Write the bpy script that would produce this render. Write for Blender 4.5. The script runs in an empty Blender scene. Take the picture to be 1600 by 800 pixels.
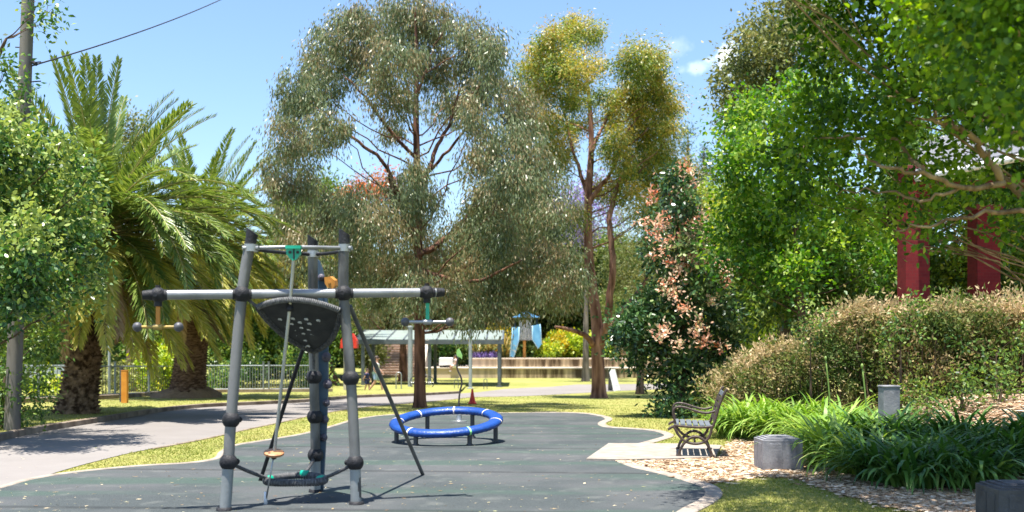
import bpy, bmesh, math, random
import numpy as np
from mathutils import Vector, Matrix

rng = np.random.default_rng(11)
random.seed(11)
S = bpy.context.scene
COL = S.collection
F, HZ, H = 1600.0, 550.0, 1.42          # focal length in photo pixels, horizon row, eye height
R = math.radians

# ------------------------------------------------------------------ terrain
_ty = np.linspace(-60, 260, 6401)
_tz = np.interp(_ty, [-60, 16, 48, 62, 260], [0, 0, -.44, -.15, -.15])
_k = np.ones(61) / 61
_tz = np.convolve(np.pad(_tz, 30, mode='edge'), _k, mode='valid')

def sstep(a, b, x):
    t = np.clip((x - a) / (b - a), 0, 1)
    return t * t * (3 - 2 * t)

def gz(x, y):
    z = np.interp(y, _ty, _tz)
    foot = 4.75 + .45 * np.maximum(0, y - 17)
    bank = .72 * sstep(0, 3.0, x - foot) * sstep(6, 9.5, y) * (1 - sstep(24, 32, y))
    return z + bank

def P(px, py, D):
    return np.array([(px - 800) / F * D, D, H - (py - HZ) / F * D])

def gp(px, py):
    """Point of the ground under a pixel of the photograph."""
    Ds = np.linspace(3, 130, 12000)
    d = H - (py - HZ) / F * Ds - gz((px - 800) / F * Ds, Ds)
    i = np.argmax(d <= 0)
    D = Ds[i] if d[i] <= 0 else 130
    return np.array([(px - 800) / F * D, D])

def g3(px, py):
    x, y = gp(px, py)
    return np.array([x, y, float(gz(x, y))])

# ------------------------------------------------------------------ materials
def _n(nt, typ, **kw):
    n = nt.nodes.new(typ)
    for k, v in kw.items():
        setattr(n, k, v)
    return n

def mat(name, col, rough=.6, metal=0., col2=None, scale=8., detail=6., bump=0., bscale=None, stretch=(1, 1, 1), spec=.5, lo=.35, hi=.65, coat=0.):
    m = bpy.data.materials.new(name); m.use_nodes = True
    nt = m.node_tree; b = nt.nodes['Principled BSDF']
    b.inputs['Roughness'].default_value = rough; b.inputs['Metallic'].default_value = metal
    b.inputs['Specular IOR Level'].default_value = spec
    b.inputs['Coat Weight'].default_value = coat
    b.inputs['Base Color'].default_value = (*col, 1)
    tc = _n(nt, 'ShaderNodeTexCoord'); mp = _n(nt, 'ShaderNodeMapping'); mp.inputs['Scale'].default_value = stretch
    nt.links.new(tc.outputs['Object'], mp.inputs['Vector'])
    if col2 is not None:
        nz = _n(nt, 'ShaderNodeTexNoise'); nz.inputs['Scale'].default_value = scale; nz.inputs['Detail'].default_value = detail
        nt.links.new(mp.outputs[0], nz.inputs['Vector'])
        cr = _n(nt, 'ShaderNodeValToRGB'); e = cr.color_ramp.elements
        e[0].position = lo; e[1].position = hi; e[0].color = (*col, 1); e[1].color = (*col2, 1)
        nt.links.new(nz.outputs['Fac'], cr.inputs[0]); nt.links.new(cr.outputs[0], b.inputs['Base Color'])
    if bump:
        nb = _n(nt, 'ShaderNodeTexNoise'); nb.inputs['Scale'].default_value = bscale or scale * 3; nb.inputs['Detail'].default_value = 8
        nt.links.new(mp.outputs[0], nb.inputs['Vector'])
        bp = _n(nt, 'ShaderNodeBump'); bp.inputs['Strength'].default_value = bump; bp.inputs['Distance'].default_value = .02
        nt.links.new(nb.outputs['Fac'], bp.inputs['Height']); nt.links.new(bp.outputs[0], b.inputs['Normal'])
    return m

def leafmat(name, cols, trans=.35, rough=.45, spec=.5, pos=None, gain=1.22):
    m = bpy.data.materials.new(name); m.use_nodes = True
    nt = m.node_tree; b = nt.nodes['Principled BSDF']; out = nt.nodes['Material Output']
    at = _n(nt, 'ShaderNodeAttribute', attribute_name='rnd')
    cr = _n(nt, 'ShaderNodeValToRGB'); e = cr.color_ramp.elements
    n = len(cols); pos = pos or [i / (n - 1) for i in range(n)]
    while len(e) < n: e.new(.5)
    for i in range(n):
        e[i].position = pos[i]; e[i].color = (*[min(.85, q * gain) for q in cols[i]], 1)
    nt.links.new(at.outputs['Fac'], cr.inputs[0])
    nt.links.new(cr.outputs[0], b.inputs['Base Color'])
    b.inputs['Roughness'].default_value = rough; b.inputs['Specular IOR Level'].default_value = spec
    tr = _n(nt, 'ShaderNodeBsdfTranslucent')
    hs = _n(nt, 'ShaderNodeHueSaturation'); hs.inputs['Hue'].default_value = .490; hs.inputs['Saturation'].default_value = 1.12; hs.inputs['Value'].default_value = 1.3
    nt.links.new(cr.outputs[0], hs.inputs['Color']); nt.links.new(hs.outputs[0], tr.inputs['Color'])
    mx = _n(nt, 'ShaderNodeMixShader'); mx.inputs[0].default_value = trans
    nt.links.new(b.outputs[0], mx.inputs[1]); nt.links.new(tr.outputs[0], mx.inputs[2]); nt.links.new(mx.outputs[0], out.inputs['Surface'])
    return m

def bark(name, a, b2, sc=6., bump=.8):
    return mat(name, a, .9, 0, b2, sc, 8, bump, sc * 2.2, (1, 1, .16), .2, .36, .66)

# ------------------------------------------------------------------ object helpers
def link_mesh(name, v, f, m, parent=None, origin=(0, 0, 0), smooth=False, attr=None, mi=None):
    """v: (n,3) world coordinates; f: list of faces or (k,4)/(k,3) array"""
    v = np.asarray(v, dtype=np.float64) - np.asarray(origin)
    me = bpy.data.meshes.new(name)
    if isinstance(f, np.ndarray):
        k, c = f.shape
        me.vertices.add(len(v)); me.vertices.foreach_set('co', v.astype(np.float32).ravel())
        me.loops.add(k * c); me.loops.foreach_set('vertex_index', f.astype(np.int32).ravel())
        me.polygons.add(k); me.polygons.foreach_set('loop_start', np.arange(0, k * c, c, dtype=np.int32))
        me.update(calc_edges=True)
    else:
        me.from_pydata(v.tolist(), [], f); me.update()
    for q in (m if isinstance(m, (list, tuple)) else [m]): me.materials.append(q)
    if mi is not None: me.polygons.foreach_set('material_index', np.asarray(mi, dtype=np.int32))
    if smooth: me.polygons.foreach_set('use_smooth', np.ones(len(me.polygons), dtype=bool))
    if attr is not None:
        a = me.attributes.new('rnd', 'FLOAT', 'FACE'); a.data.foreach_set('value', np.asarray(attr, dtype=np.float32))
    o = bpy.data.objects.new(name, me); COL.objects.link(o)
    if parent is not None: o.parent = parent
    else: o.location = origin
    return o

def tag(o, label=None, cat=None, group=None, kind=None):
    if label: o['label'] = label
    if cat: o['category'] = cat
    if group: o['group'] = group
    if kind: o['kind'] = kind
    return o

def thing(name, label, cat, loc, group=None):
    o = bpy.data.objects.new(name, None); COL.objects.link(o)
    o.location = [float(q) for q in loc]; o.empty_display_size = .2
    return tag(o, label, cat, group)

def _frame(t):
    t = np.asarray(t, float); t = t / (np.linalg.norm(t) + 1e-12)
    a = np.array([0, 0, 1.]) if abs(t[2]) < .95 else np.array([1., 0, 0])
    u = np.cross(a, t); u /= np.linalg.norm(u); w = np.cross(t, u)
    return u, w, t

class MB:
    def __init__(s): s.v = []; s.f = []; s.m = []; s.n = 0
    def add(s, v, f, mi=0):
        s.v.extend([tuple(map(float, p)) for p in v]); s.f.extend([tuple(i + s.n for i in q) for q in f]); s.m.extend([mi] * len(f)); s.n = len(s.v); return s
    def box(s, c, d, rot=None, mi=0, bev=0.):
        bm = bmesh.new(); bmesh.ops.create_cube(bm, size=1)
        for q in bm.verts: q.co = Vector((q.co.x * d[0], q.co.y * d[1], q.co.z * d[2]))
        if bev: bmesh.ops.bevel(bm, geom=bm.edges[:], offset=bev, segments=2, affect='EDGES', profile=.6)
        M = rot.to_4x4() if rot is not None else Matrix.Identity(4)
        bm.verts.index_update()
        v = [(M @ q.co) + Vector(c) for q in bm.verts]; f = [[q.index for q in k.verts] for k in bm.faces]; bm.free()
        return s.add(v, f, mi)
    def tube(s, pts, r, n=12, mi=0, cap=True, twist=0., closed=False, sq=None):
        pts = [np.asarray(p, float) for p in pts]; k = len(pts)
        rr = r if hasattr(r, '__len__') else [r] * k
        v = []; pu = None
        for i, p in enumerate(pts):
            if closed: t = pts[(i + 1) % k] - pts[i - 1]
            else: t = pts[min(i + 1, k - 1)] - pts[max(i - 1, 0)]
            t = t / (np.linalg.norm(t) + 1e-12)
            if pu is None: pu, w, t = _frame(t)
            else:
                pu = pu - t * np.dot(pu, t); pu /= np.linalg.norm(pu) + 1e-12
            w = np.cross(t, pu)
            for j in range(n):
                a = 2 * math.pi * j / n + twist * i
                v.append(p + rr[i] * (math.cos(a) * pu + math.sin(a) * w))
        f = []
        for i in range(k if closed else k - 1):
            for j in range(n):
                a, b = i * n + j, i * n + (j + 1) % n; i2 = (i + 1) % k
                f.append((a, b, i2 * n + (j + 1) % n, i2 * n + j))
        if cap and not closed:
            f.append(tuple(range(n - 1, -1, -1))); f.append(tuple((k - 1) * n + j for j in range(n)))
        return s.add(v, f, mi)
    def ball(s, c, r, n=16, m=10, mi=0, sc=(1, 1, 1), rot=None):
        v = []; f = []
        for i in range(m + 1):
            th = math.pi * i / m
            for j in range(n):
                ph = 2 * math.pi * j / n
                q = Vector((math.sin(th) * math.cos(ph) * sc[0], math.sin(th) * math.sin(ph) * sc[1], math.cos(th) * sc[2])) * r
                if rot is not None: q = rot @ q
                v.append(q + Vector([float(x) for x in c]))
        for i in range(m):
            for j in range(n):
                a, b = i * n + j, i * n + (j + 1) % n
                f.append((a, a + n, b + n, b))
        return s.add(v, f, mi)
    def lathe(s, c, prof, n=20, mi=0):
        v = []; f = []; k = len(prof)
        for r, z in prof:
            for j in range(n):
                a = 2 * math.pi * j / n; v.append((c[0] + r * math.cos(a), c[1] + r * math.sin(a), c[2] + z))
        for i in range(k - 1):
            for j in range(n):
                a, b = i * n + j, i * n + (j + 1) % n; f.append((a, b, b + n, a + n))
        return s.add(v, f, mi)
    def plate(s, poly, nrm, th, mi=0):
        """polygon of 3D points extruded by th along nrm"""
        nrm = np.asarray(nrm, float) / np.linalg.norm(nrm); k = len(poly)
        a = [np.asarray(p, float) + nrm * th / 2 for p in poly]; b = [np.asarray(p, float) - nrm * th / 2 for p in poly]
        f = [tuple(range(k)), tuple(range(2 * k - 1, k - 1, -1))] + [(i, k + i, k + (i + 1) % k, (i + 1) % k) for i in range(k)]
        return s.add(a + b, f, mi)
    def build(s, name, m, parent=None, origin=None, smooth=False):
        if origin is None: origin = tuple(parent.location) if parent is not None and parent.parent is None else ((0, 0, 0) if parent is None else s._root(parent))
        o = link_mesh(name, s.v, s.f, m, parent, origin, smooth, mi=s.m if isinstance(m, (list, tuple)) else None)
        if smooth == 'auto':
            pass
        return o
    @staticmethod
    def _root(p):
        while p.parent is not None: p = p.parent
        return tuple(p.location)

def smooth_by_angle(o, ang=40):
    me = o.data
    me.polygons.foreach_set('use_smooth', np.ones(len(me.polygons), dtype=bool))
    me.set_sharp_from_angle(angle=R(ang))
    return o

def spline(pts, k=8, closed=False):
    pts = [np.asarray(p, float) for p in pts]; n = len(pts); out = []
    rngi = range(n) if closed else range(n - 1)
    for i in rngi:
        if closed: p0, p1, p2, p3 = pts[i - 1], pts[i], pts[(i + 1) % n], pts[(i + 2) % n]
        else: p0, p1, p2, p3 = pts[max(i - 1, 0)], pts[i], pts[i + 1], pts[min(i + 2, n - 1)]
        for j in range(k):
            t = j / k
            out.append(.5 * ((2 * p1) + (-p0 + p2) * t + (2 * p0 - 5 * p1 + 4 * p2 - p3) * t * t + (-p0 + 3 * p1 - 3 * p2 + p3) * t ** 3))
    if not closed: out.append(pts[-1])
    return out

def drape(name, poly, off, m, step=.5, kind='structure', bound=None):
    """A sheet over the terrain with the outline poly (xy)."""
    bm = bmesh.new()
    vs = [bm.verts.new((p[0], p[1], 0)) for p in poly]
    fc = bm.faces.new(vs); bm.normal_update()
    if fc.normal.z < 0: bmesh.ops.reverse_faces(bm, faces=bm.faces[:])
    xs = [p[0] for p in poly]; ys = [p[1] for p in poly]
    bmesh.ops.triangulate(bm, faces=bm.faces[:])
    for ax, lo, hi in ((0, min(xs), max(xs)), (1, min(ys), max(ys))):
        t = math.floor(lo / step) * step + step
        while t < hi:
            st = step if abs(t) < 30 else step * 3
            co = [0, 0, 0]; co[ax] = t; no = [0, 0, 0]; no[ax] = 1
            bmesh.ops.bisect_plane(bm, geom=bm.verts[:] + bm.edges[:] + bm.faces[:], plane_co=co, plane_no=no, dist=1e-5)
            t += st
    for q in bm.verts: q.co.z = float(gz(q.co.x, q.co.y)) + off
    me = bpy.data.meshes.new(name); bm.to_mesh(me); bm.free(); me.materials.append(m)
    me.polygons.foreach_set('use_smooth', np.ones(len(me.polygons), dtype=bool))
    o = bpy.data.objects.new(name, me); COL.objects.link(o); o['kind'] = kind
    return o

def strip(name, line, w0, w1, zt, zb, m, kind='structure'):
    """A kerb: runs along line (xy), from w0 to w1 to its left, top at zt above the ground, foot at zb."""
    line = [np.asarray(p) for p in line]; mb = MB(); k = len(line); v = []
    for i, p in enumerate(line):
        t = line[min(i + 1, k - 1)] - line[max(i - 1, 0)]; t = t / (np.linalg.norm(t) + 1e-9); nn = np.array([-t[1], t[0]])
        a, b = p + nn * w0, p + nn * w1; za, zc = float(gz(*a)), float(gz(*b))
        e = .012
        ai, bi = p + nn * (w0 + e * np.sign(w1 - w0)), p + nn * (w1 - e * np.sign(w1 - w0))
        v += [(*a, za + zb), (*a, za + zt - e * .8), (*ai, za + zt), (*bi, zc + zt), (*b, zc + zt - e * .8), (*b, zc + zb)]
    f = []
    for i in range(k - 1):
        for j in range(5):
            f.append((i * 6 + j, i * 6 + j + 1, (i + 1) * 6 + j + 1, (i + 1) * 6 + j))
    f += [tuple(range(6)), tuple((k - 1) * 6 + j for j in range(5, -1, -1))]
    mb.add(v, f); o = mb.build(name, m); o['kind'] = kind
    return o

# ------------------------------------------------------------------ foliage
def unit(a): return a / (np.linalg.norm(a, axis=-1, keepdims=True) + 1e-9)

def leaf_quads(c, d, l, w, fold=.15, curl=.0, hexa=False):
    """c base points, d axis directions, l lengths, w widths (arrays)"""
    n = len(c); d = unit(d)
    s = unit(np.cross(d, rng.normal(size=(n, 3)))); nn = np.cross(s, d)
    l = l[:, None]; w = w[:, None]
    if hexa:
        v = np.stack([c, c + d * l * .28 + s * w * .42 + nn * w * fold, c + d * l * .66 + s * w * .40 + nn * w * fold * .8, c + d * l, c + d * l * .66 - s * w * .40 + nn * w * fold * .8, c + d * l * .28 - s * w * .42 + nn * w * fold], 1).reshape(-1, 3)
        return v, np.arange(n * 6).reshape(n, 6)
    p0 = c; p1 = c + d * l * .45 + s * w * .5 + nn * w * fold; p2 = c + d * l + nn * l * curl; p3 = c + d * l * .45 - s * w * .5 + nn * w * fold
    v = np.stack([p0, p1, p2, p3], 1).reshape(-1, 3)
    return v, np.arange(n * 4).reshape(n, 4)

def crown_mesh(clumps, sub, per, leaf, sig=.22, droop=.0, up=0., shell=.5, rvar=.5, tint=0., hexa=False):
    """clumps: (x,y,z,rx,ry,rz). Returns leaf mesh arrays and the twig ends per clump. leaf=(len,wid)"""
    C = []; RV = []; ends = []; tot = sum(c[3] * c[4] * c[5] for c in clumps)
    V, A, O = [], [], []
    for c in clumps:
        c = np.asarray(c, float)
        k = max(3, int(sub * (c[3] * c[4] * c[5]) ** (2 / 3)))
        u = unit(rng.normal(size=(k, 3))); rad = (shell + (1 - shell) * rng.random(k)) ** .8
        rad *= .75 + .35 * rng.random(k)
        cen = c[:3] + u * rad[:, None] * c[3:6]
        ends.append(cen)
        kk = np.maximum(3, rng.poisson(per, k))
        ctr = np.repeat(cen, kk, 0); out = np.repeat(u, kk, 0); n = len(ctr)
        sg = np.repeat(sig * (.6 + .8 * rng.random(k)), kk)[:, None]
        off = rng.normal(size=(n, 3)) * sg
        pos = ctr + off
        if droop > 0: pos[:, 2] -= np.abs(rng.normal(size=n)) * sg[:, 0] * .8
        d = rng.normal(size=(n, 3)) * .7 + out * .4 + unit(off) * .5
        d[:, 2] += -droop * 1.6 + up
        cl = np.repeat(np.clip(rng.normal(.5, .16, k) + rng.normal(0, .08), 0, 1), kk)
        rv = np.clip(cl + rng.normal(0, .16, n) + tint * (u[:, 2].repeat(kk)), 0.01, .99)  # tint lightens clump tops: painted top light, tan growth on the hedge
        C.append(pos); A.append(d); RV.append(rv)
    C = np.concatenate(C); A = np.concatenate(A); RV = np.concatenate(RV); n = len(C)
    l = leaf[0] * (1 - rvar * .5 + rvar * rng.random(n)); w = leaf[1] * (1 - rvar * .5 + rvar * rng.random(n))
    v, f = leaf_quads(C, A, l, w, hexa=hexa)
    return v, f, RV, ends

def bez(a, b, c, k=7):
    return [(1 - t) ** 2 * a + 2 * t * (1 - t) * b + t * t * c for t in np.linspace(0, 1, k)]

def wob(pts, s):
    return [p + rng.normal(size=3) * s * (0 if i == 0 else 1) for i, p in enumerate(pts)]

def make_tree(name, label, cat, trunk, rad, clumps, leafm, barkm, sub, per, leaf, sig=.22, droop=0., up=0., shell=.5, limbs=True, limb_r=.3, twigs=.0, group=None, extra_limbs=(), tint=0., slope=.6, hexa=False, limb_p=1.):
    """trunk: list of 3D points from the foot upward."""
    base = np.asarray(trunk[0], float)
    root = thing(name, label, cat, base, group)
    tp = spline(trunk, 6); k = len(tp)
    tr = np.interp(np.linspace(0, 1, k), np.linspace(0, 1, len(rad)), rad)
    mb = MB()
    flare = [r * (1 + .35 * math.exp(-i * .9)) for i, r in enumerate(tr)]
    mb.tube([tp[0] - np.array([0, 0, .2])] + tp, [flare[0] * 1.1] + flare, 14)
    TP = np.array(tp)
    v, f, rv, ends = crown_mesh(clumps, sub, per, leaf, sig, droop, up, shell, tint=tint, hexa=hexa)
    if limbs:
        for c, e in zip(clumps, ends):
            if rng.random() > limb_p: continue
            c = np.asarray(c, float); hd = np.hypot(TP[:, 0] - c[0], TP[:, 1] - c[1])
            i = int(np.argmin(np.abs(TP[:, 2] - (c[2] - slope * hd)) + .05 * hd)); i = max(int(k * .22), min(i, k - 1))
            a = TP[i]; d = c[:3] - a
            mid = a + d * .5 + np.array([0, 0, -.08 * np.linalg.norm(d)]) + np.array([d[0], d[1], 0]) * .12
            r0 = min(tr[i] * .6, limb_r * (.35 + .05 * np.linalg.norm(d)) * .5)
            pts = wob(bez(a, mid, c[:3], 8), .035 * np.linalg.norm(d) * .5)
            mb.tube(pts, np.linspace(r0, r0 * .28, 8), 7)
            if twigs > 0:
                m = max(1, int(len(e) * twigs))
                for q in e[rng.choice(len(e), m, replace=False)]:
                    j = rng.integers(4, 8); s0 = np.array(pts[j])
                    mb.tube(wob(bez(s0, (s0 + q) / 2 + np.array([0, 0, .1]), q, 4), .02), np.linspace(r0 * .3, .006, 4), 4, cap=False)
    for pts, ra in extra_limbs:
        q = wob(spline(pts, 5), .02); mb.tube(q, np.interp(np.linspace(0, 1, len(q)), np.linspace(0, 1, len(ra)), ra), 8)
    t = mb.build('trunk', barkm, root, smooth=True)
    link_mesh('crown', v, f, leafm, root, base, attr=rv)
    return root

def clumps_px(spec, D, R_, cx, flat=.9, dscale=1., jit=True):
    """picture-space list of (px, py, r_px) -> clumps spread in depth over a crown of radius R_ (m) about px cx"""
    out = []
    for s in spec:
        px, py, r = s[:3]
        X = (px - cx) / F * D
        h = math.sqrt(max(.08, 1 - min(1, (X / R_) ** 2))) * R_ * dscale
        if len(s) > 3: off = s[3]
        else: off = rng.uniform(-h, h) * .8
        p = P(px, py, D + off); rr = r / F * D
        out.append((*p, rr, rr * 1.05, rr * flat))
    return out
# ------------------------------------------------------------------ camera, sun, sky
cam = bpy.data.cameras.new('camera'); co = bpy.data.objects.new('camera', cam); COL.objects.link(co); S.camera = co
co.location = (0, 0, H); co.rotation_euler = (R(90), 0, 0)
cam.sensor_width = 36; cam.lens = 36; cam.shift_y = 150 / 1600; cam.clip_end = 2000; cam.clip_start = .05
cam.dof.use_dof = True; cam.dof.focus_distance = 14.5; cam.dof.aperture_fstop = 1.5

SUN_DIR = Vector((-.10, -.17, 1)).normalized()          # towards the sun
el = math.asin(SUN_DIR.z); az = math.atan2(SUN_DIR.x, SUN_DIR.y)
sl = bpy.data.lights.new('sun', 'SUN'); sl.energy = 5.0; sl.angle = R(.53); sl.color = (1, .95, .87)
so = bpy.data.objects.new('sun', sl); COL.objects.link(so); so.rotation_euler = SUN_DIR.to_track_quat('Z', 'Y').to_euler(); so.location = (0, 0, 40)
W = bpy.data.worlds.new('World'); S.world = W; W.use_nodes = True
nt = W.node_tree; bg = nt.nodes['Background']
sky = _n(nt, 'ShaderNodeTexSky', sky_type='NISHITA'); sky.sun_disc = False; sky.sun_elevation = el; sky.sun_rotation = az
sky.air_density = 1.0; sky.dust_density = .6; sky.ozone_density = 3.0; sky.altitude = 50
hs = _n(nt, 'ShaderNodeHueSaturation'); hs.inputs['Saturation'].default_value = 1.04
nt.links.new(sky.outputs[0], hs.inputs['Color'])
# one small fair-weather cloud and faint wisps round it, fixed in the sky by direction
tc = _n(nt, 'ShaderNodeTexCoord')
def blob(cx, cz, rx, rz):
    d = Vector(((cx - 800) / F, 1, (HZ - cz) / F)).normalized()
    mp = _n(nt, 'ShaderNodeMapping'); mp.vector_type = 'POINT'
    mp.inputs['Location'].default_value = (-d.x * F / rx, -d.y * F / rx, -d.z * F / rz); mp.inputs['Scale'].default_value = (F / rx, F / rx, F / rz)
    nz = _n(nt, 'ShaderNodeTexNoise'); nz.inputs['Scale'].default_value = 46; nz.inputs['Detail'].default_value = 9; nz.inputs['Roughness'].default_value = .62
    nt.links.new(tc.outputs['Generated'], nz.inputs['Vector']); nt.links.new(tc.outputs['Generated'], mp.inputs['Vector'])
    ln = _n(nt, 'ShaderNodeVectorMath', operation='LENGTH'); nt.links.new(mp.outputs[0], ln.inputs[0])
    ad = _n(nt, 'ShaderNodeMath', operation='MULTIPLY_ADD'); nt.links.new(nz.outputs['Fac'], ad.inputs[0]); ad.inputs[1].default_value = -3.2; nt.links.new(ln.outputs['Value'], ad.inputs[2])
    mr = _n(nt, 'ShaderNodeMapRange', interpolation_type='SMOOTHSTEP'); nt.links.new(ad.outputs[0], mr.inputs['Value'])
    mr.inputs['From Min'].default_value = -1.35; mr.inputs['From Max'].default_value = -.35; mr.inputs['To Min'].default_value = 1; mr.inputs['To Max'].default_value = 0
    return mr.outputs[0]
prev = hs.outputs[0]
for (cx, cz, rx, rz, wgt) in ((1133, 92, 20, 24, .75), (1090, 106, 28, 10, .22), (1045, 78, 30, 13, .10)):
    m_ = blob(cx, cz, rx, rz); mu = _n(nt, 'ShaderNodeMath', operation='MULTIPLY'); nt.links.new(m_, mu.inputs[0]); mu.inputs[1].default_value = wgt
    mx = _n(nt, 'ShaderNodeMixRGB'); nt.links.new(mu.outputs[0], mx.inputs[0]); nt.links.new(prev, mx.inputs[1]); mx.inputs[2].default_value = (9.6, 9.8, 10.1, 1); prev = mx.outputs[0]
nt.links.new(prev, bg.inputs['Color']); bg.inputs['Strength'].default_value = .107
S.view_settings.view_transform = 'Standard'; S.view_settings.look = 'None'; S.view_settings.gamma = 1; S.view_settings.use_curve_mapping = False
S.view_settings.exposure = 1.3
S.cycles.max_bounces = 6; S.cycles.diffuse_bounces = 4; S.cycles.transmission_bounces = 4; S.cycles.transparent_max_bounces = 4
S.cycles.caustics_reflective = False; S.cycles.caustics_refractive = False; S.cycles.sample_clamp_indirect = 6

# ------------------------------------------------------------------ materials of the setting
def ground_mat(name, cols, big=.35, mid=3., fine=60., bump=.5):
    m = bpy.data.materials.new(name); m.use_nodes = True; nt = m.node_tree; b = nt.nodes['Principled BSDF']
    b.inputs['Roughness'].default_value = .95; b.inputs['Specular IOR Level'].default_value = .15
    tc = _n(nt, 'ShaderNodeTexCoord'); a = None
    for sc, (c1, c2), mixf in ((fine, cols[0], None), (mid, cols[1], .55), (big, cols[2], .5)):
        nz = _n(nt, 'ShaderNodeTexNoise'); nz.inputs['Scale'].default_value = sc; nz.inputs['Detail'].default_value = 6; nz.inputs['Roughness'].default_value = .6
        nt.links.new(tc.outputs['Object'], nz.inputs['Vector'])
        cr = _n(nt, 'ShaderNodeValToRGB'); e = cr.color_ramp.elements; e[0].position = .38; e[1].position = .62; e[0].color = (*c1, 1); e[1].color = (*c2, 1)
        nt.links.new(nz.outputs['Fac'], cr.inputs[0])
        if a is None: a = cr.outputs[0]; fn = nz
        else:
            mx = _n(nt, 'ShaderNodeMixRGB'); mx.inputs[0].default_value = mixf; nt.links.new(a, mx.inputs[1]); nt.links.new(cr.outputs[0], mx.inputs[2]); a = mx.outputs[0]
    nt.links.new(a, b.inputs['Base Color'])
    bp = _n(nt, 'ShaderNodeBump'); bp.inputs['Strength'].default_value = bump; bp.inputs['Distance'].default_value = .03
    nt.links.new(fn.outputs['Fac'], bp.inputs['Height']); nt.links.new(bp.outputs[0], b.inputs['Normal'])
    return m

M = {}
M['lawn'] = ground_mat('lawn', [((.20, .22, .05), (.34, .33, .10)), ((.17, .22, .04), (.38, .34, .13)), ((.17, .19, .045), (.30, .26, .09))], .3, 2.2, 70)
M['asphalt'] = ground_mat('asphalt', [((.165, .151, .141), (.265, .242, .226)), ((.20, .184, .172), (.24, .22, .206)), ((.185, .17, .159), (.25, .23, .216))], .25, 2.5, 160, .25)
M['mulch'] = ground_mat('mulch', [((.10, .065, .035), (.33, .22, .13)), ((.2, .13, .08), (.40, .28, .17)), ((.2, .14, .08), (.3, .2, .12))], .5, 9, 45, 1.)
M['concrete'] = mat('concrete', (.25, .22, .185), .85, 0, (.34, .30, .255), 6, 8, .3, 60, spec=.2)
M['edging'] = mat('edging', (.24, .20, .165), .9, 0, (.37, .315, .26), 5, 8, .3, 50, spec=.2)
M['kerb'] = mat('kerb', (.16, .12, .09), .9, 0, (.32, .26, .2), 3, 9, .5, 30, spec=.2)

def rubber_mat():
    m = bpy.data.materials.new('rubber'); m.use_nodes = True; nt = m.node_tree; b = nt.nodes['Principled BSDF']
    b.inputs['Roughness'].default_value = .85; b.inputs['Specular IOR Level'].default_value = .25
    tc = _n(nt, 'ShaderNodeTexCoord')
    def nz(sc, st=(1, 1, 1), det=5):
        mp = _n(nt, 'ShaderNodeMapping'); mp.inputs['Scale'].default_value = st; nt.links.new(tc.outputs['Object'], mp.inputs['Vector'])
        q = _n(nt, 'ShaderNodeTexNoise'); q.inputs['Scale'].default_value = sc; q.inputs['Detail'].default_value = det; nt.links.new(mp.outputs[0], q.inputs['Vector']); return q.outputs['Fac']
    def ramp(f, p0, p1, c0, c1):
        cr = _n(nt, 'ShaderNodeValToRGB'); e = cr.color_ramp.elements; e[0].position = p0; e[1].position = p1; e[0].color = (*c0, 1); e[1].color = (*c1, 1); nt.links.new(f, cr.inputs[0]); return cr.outputs[0]
    def mix(f, a, c, typ='MIX'):
        x = _n(nt, 'ShaderNodeMixRGB', blend_type=typ)
        if hasattr(f, 'links'): nt.links.new(f, x.inputs[0])
        else: x.inputs[0].default_value = f
        nt.links.new(a, x.inputs[1]); nt.links.new(c, x.inputs[2]); return x.outputs[0]
    base = ramp(nz(110), .35, .65, (.030, .036, .038), (.076, .088, .089))
    grey = ramp(nz(150), .35, .65, (.050, .054, .056), (.105, .11, .112))
    f1 = ramp(nz(.55, (1, 1, 1)), .45, .58, (0, 0, 0), (1, 1, 1))
    c = mix(f1, base, grey)
    green = ramp(nz(120), .35, .65, (.030, .050, .042), (.068, .104, .086))
    f2 = ramp(nz(.5, (.45, 2.4, 1), 6), .5, .62, (0, 0, 0), (.8, .8, .8))
    c = mix(f2, c, green)
    # seams between the laid rolls of rubber, and worn pale spots
    mp = _n(nt, 'ShaderNodeMapping'); mp.inputs['Rotation'].default_value = (0, 0, R(4)); nt.links.new(tc.outputs['Object'], mp.inputs['Vector'])
    wv = _n(nt, 'ShaderNodeTexWave', wave_type='BANDS', bands_direction='Y'); wv.inputs['Scale'].default_value = .105; wv.inputs['Distortion'].default_value = .35; wv.inputs['Detail'].default_value = 1
    nt.links.new(mp.outputs[0], wv.inputs['Vector'])
    dk = ramp(wv.outputs['Fac'], .0, .010, (.62, .62, .62), (1, 1, 1))
    c = mix(1., c, dk, 'MULTIPLY')
    f3 = ramp(nz(3.2, det=9), .56, .70, (0, 0, 0), (.3, .3, .3))
    pale = ramp(nz(150), .35, .65, (.12, .13, .12), (.22, .22, .2))
    c = mix(f3, c, pale)
    nt.links.new(c, b.inputs['Base Color'])
    bp = _n(nt, 'ShaderNodeBump'); bp.inputs['Strength'].default_value = .35; bp.inputs['Distance'].default_value = .008; nt.links.new(nz(190), bp.inputs['Height']); nt.links.new(bp.outputs[0], b.inputs['Normal'])
    return m
M['rubber'] = rubber_mat()

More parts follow.
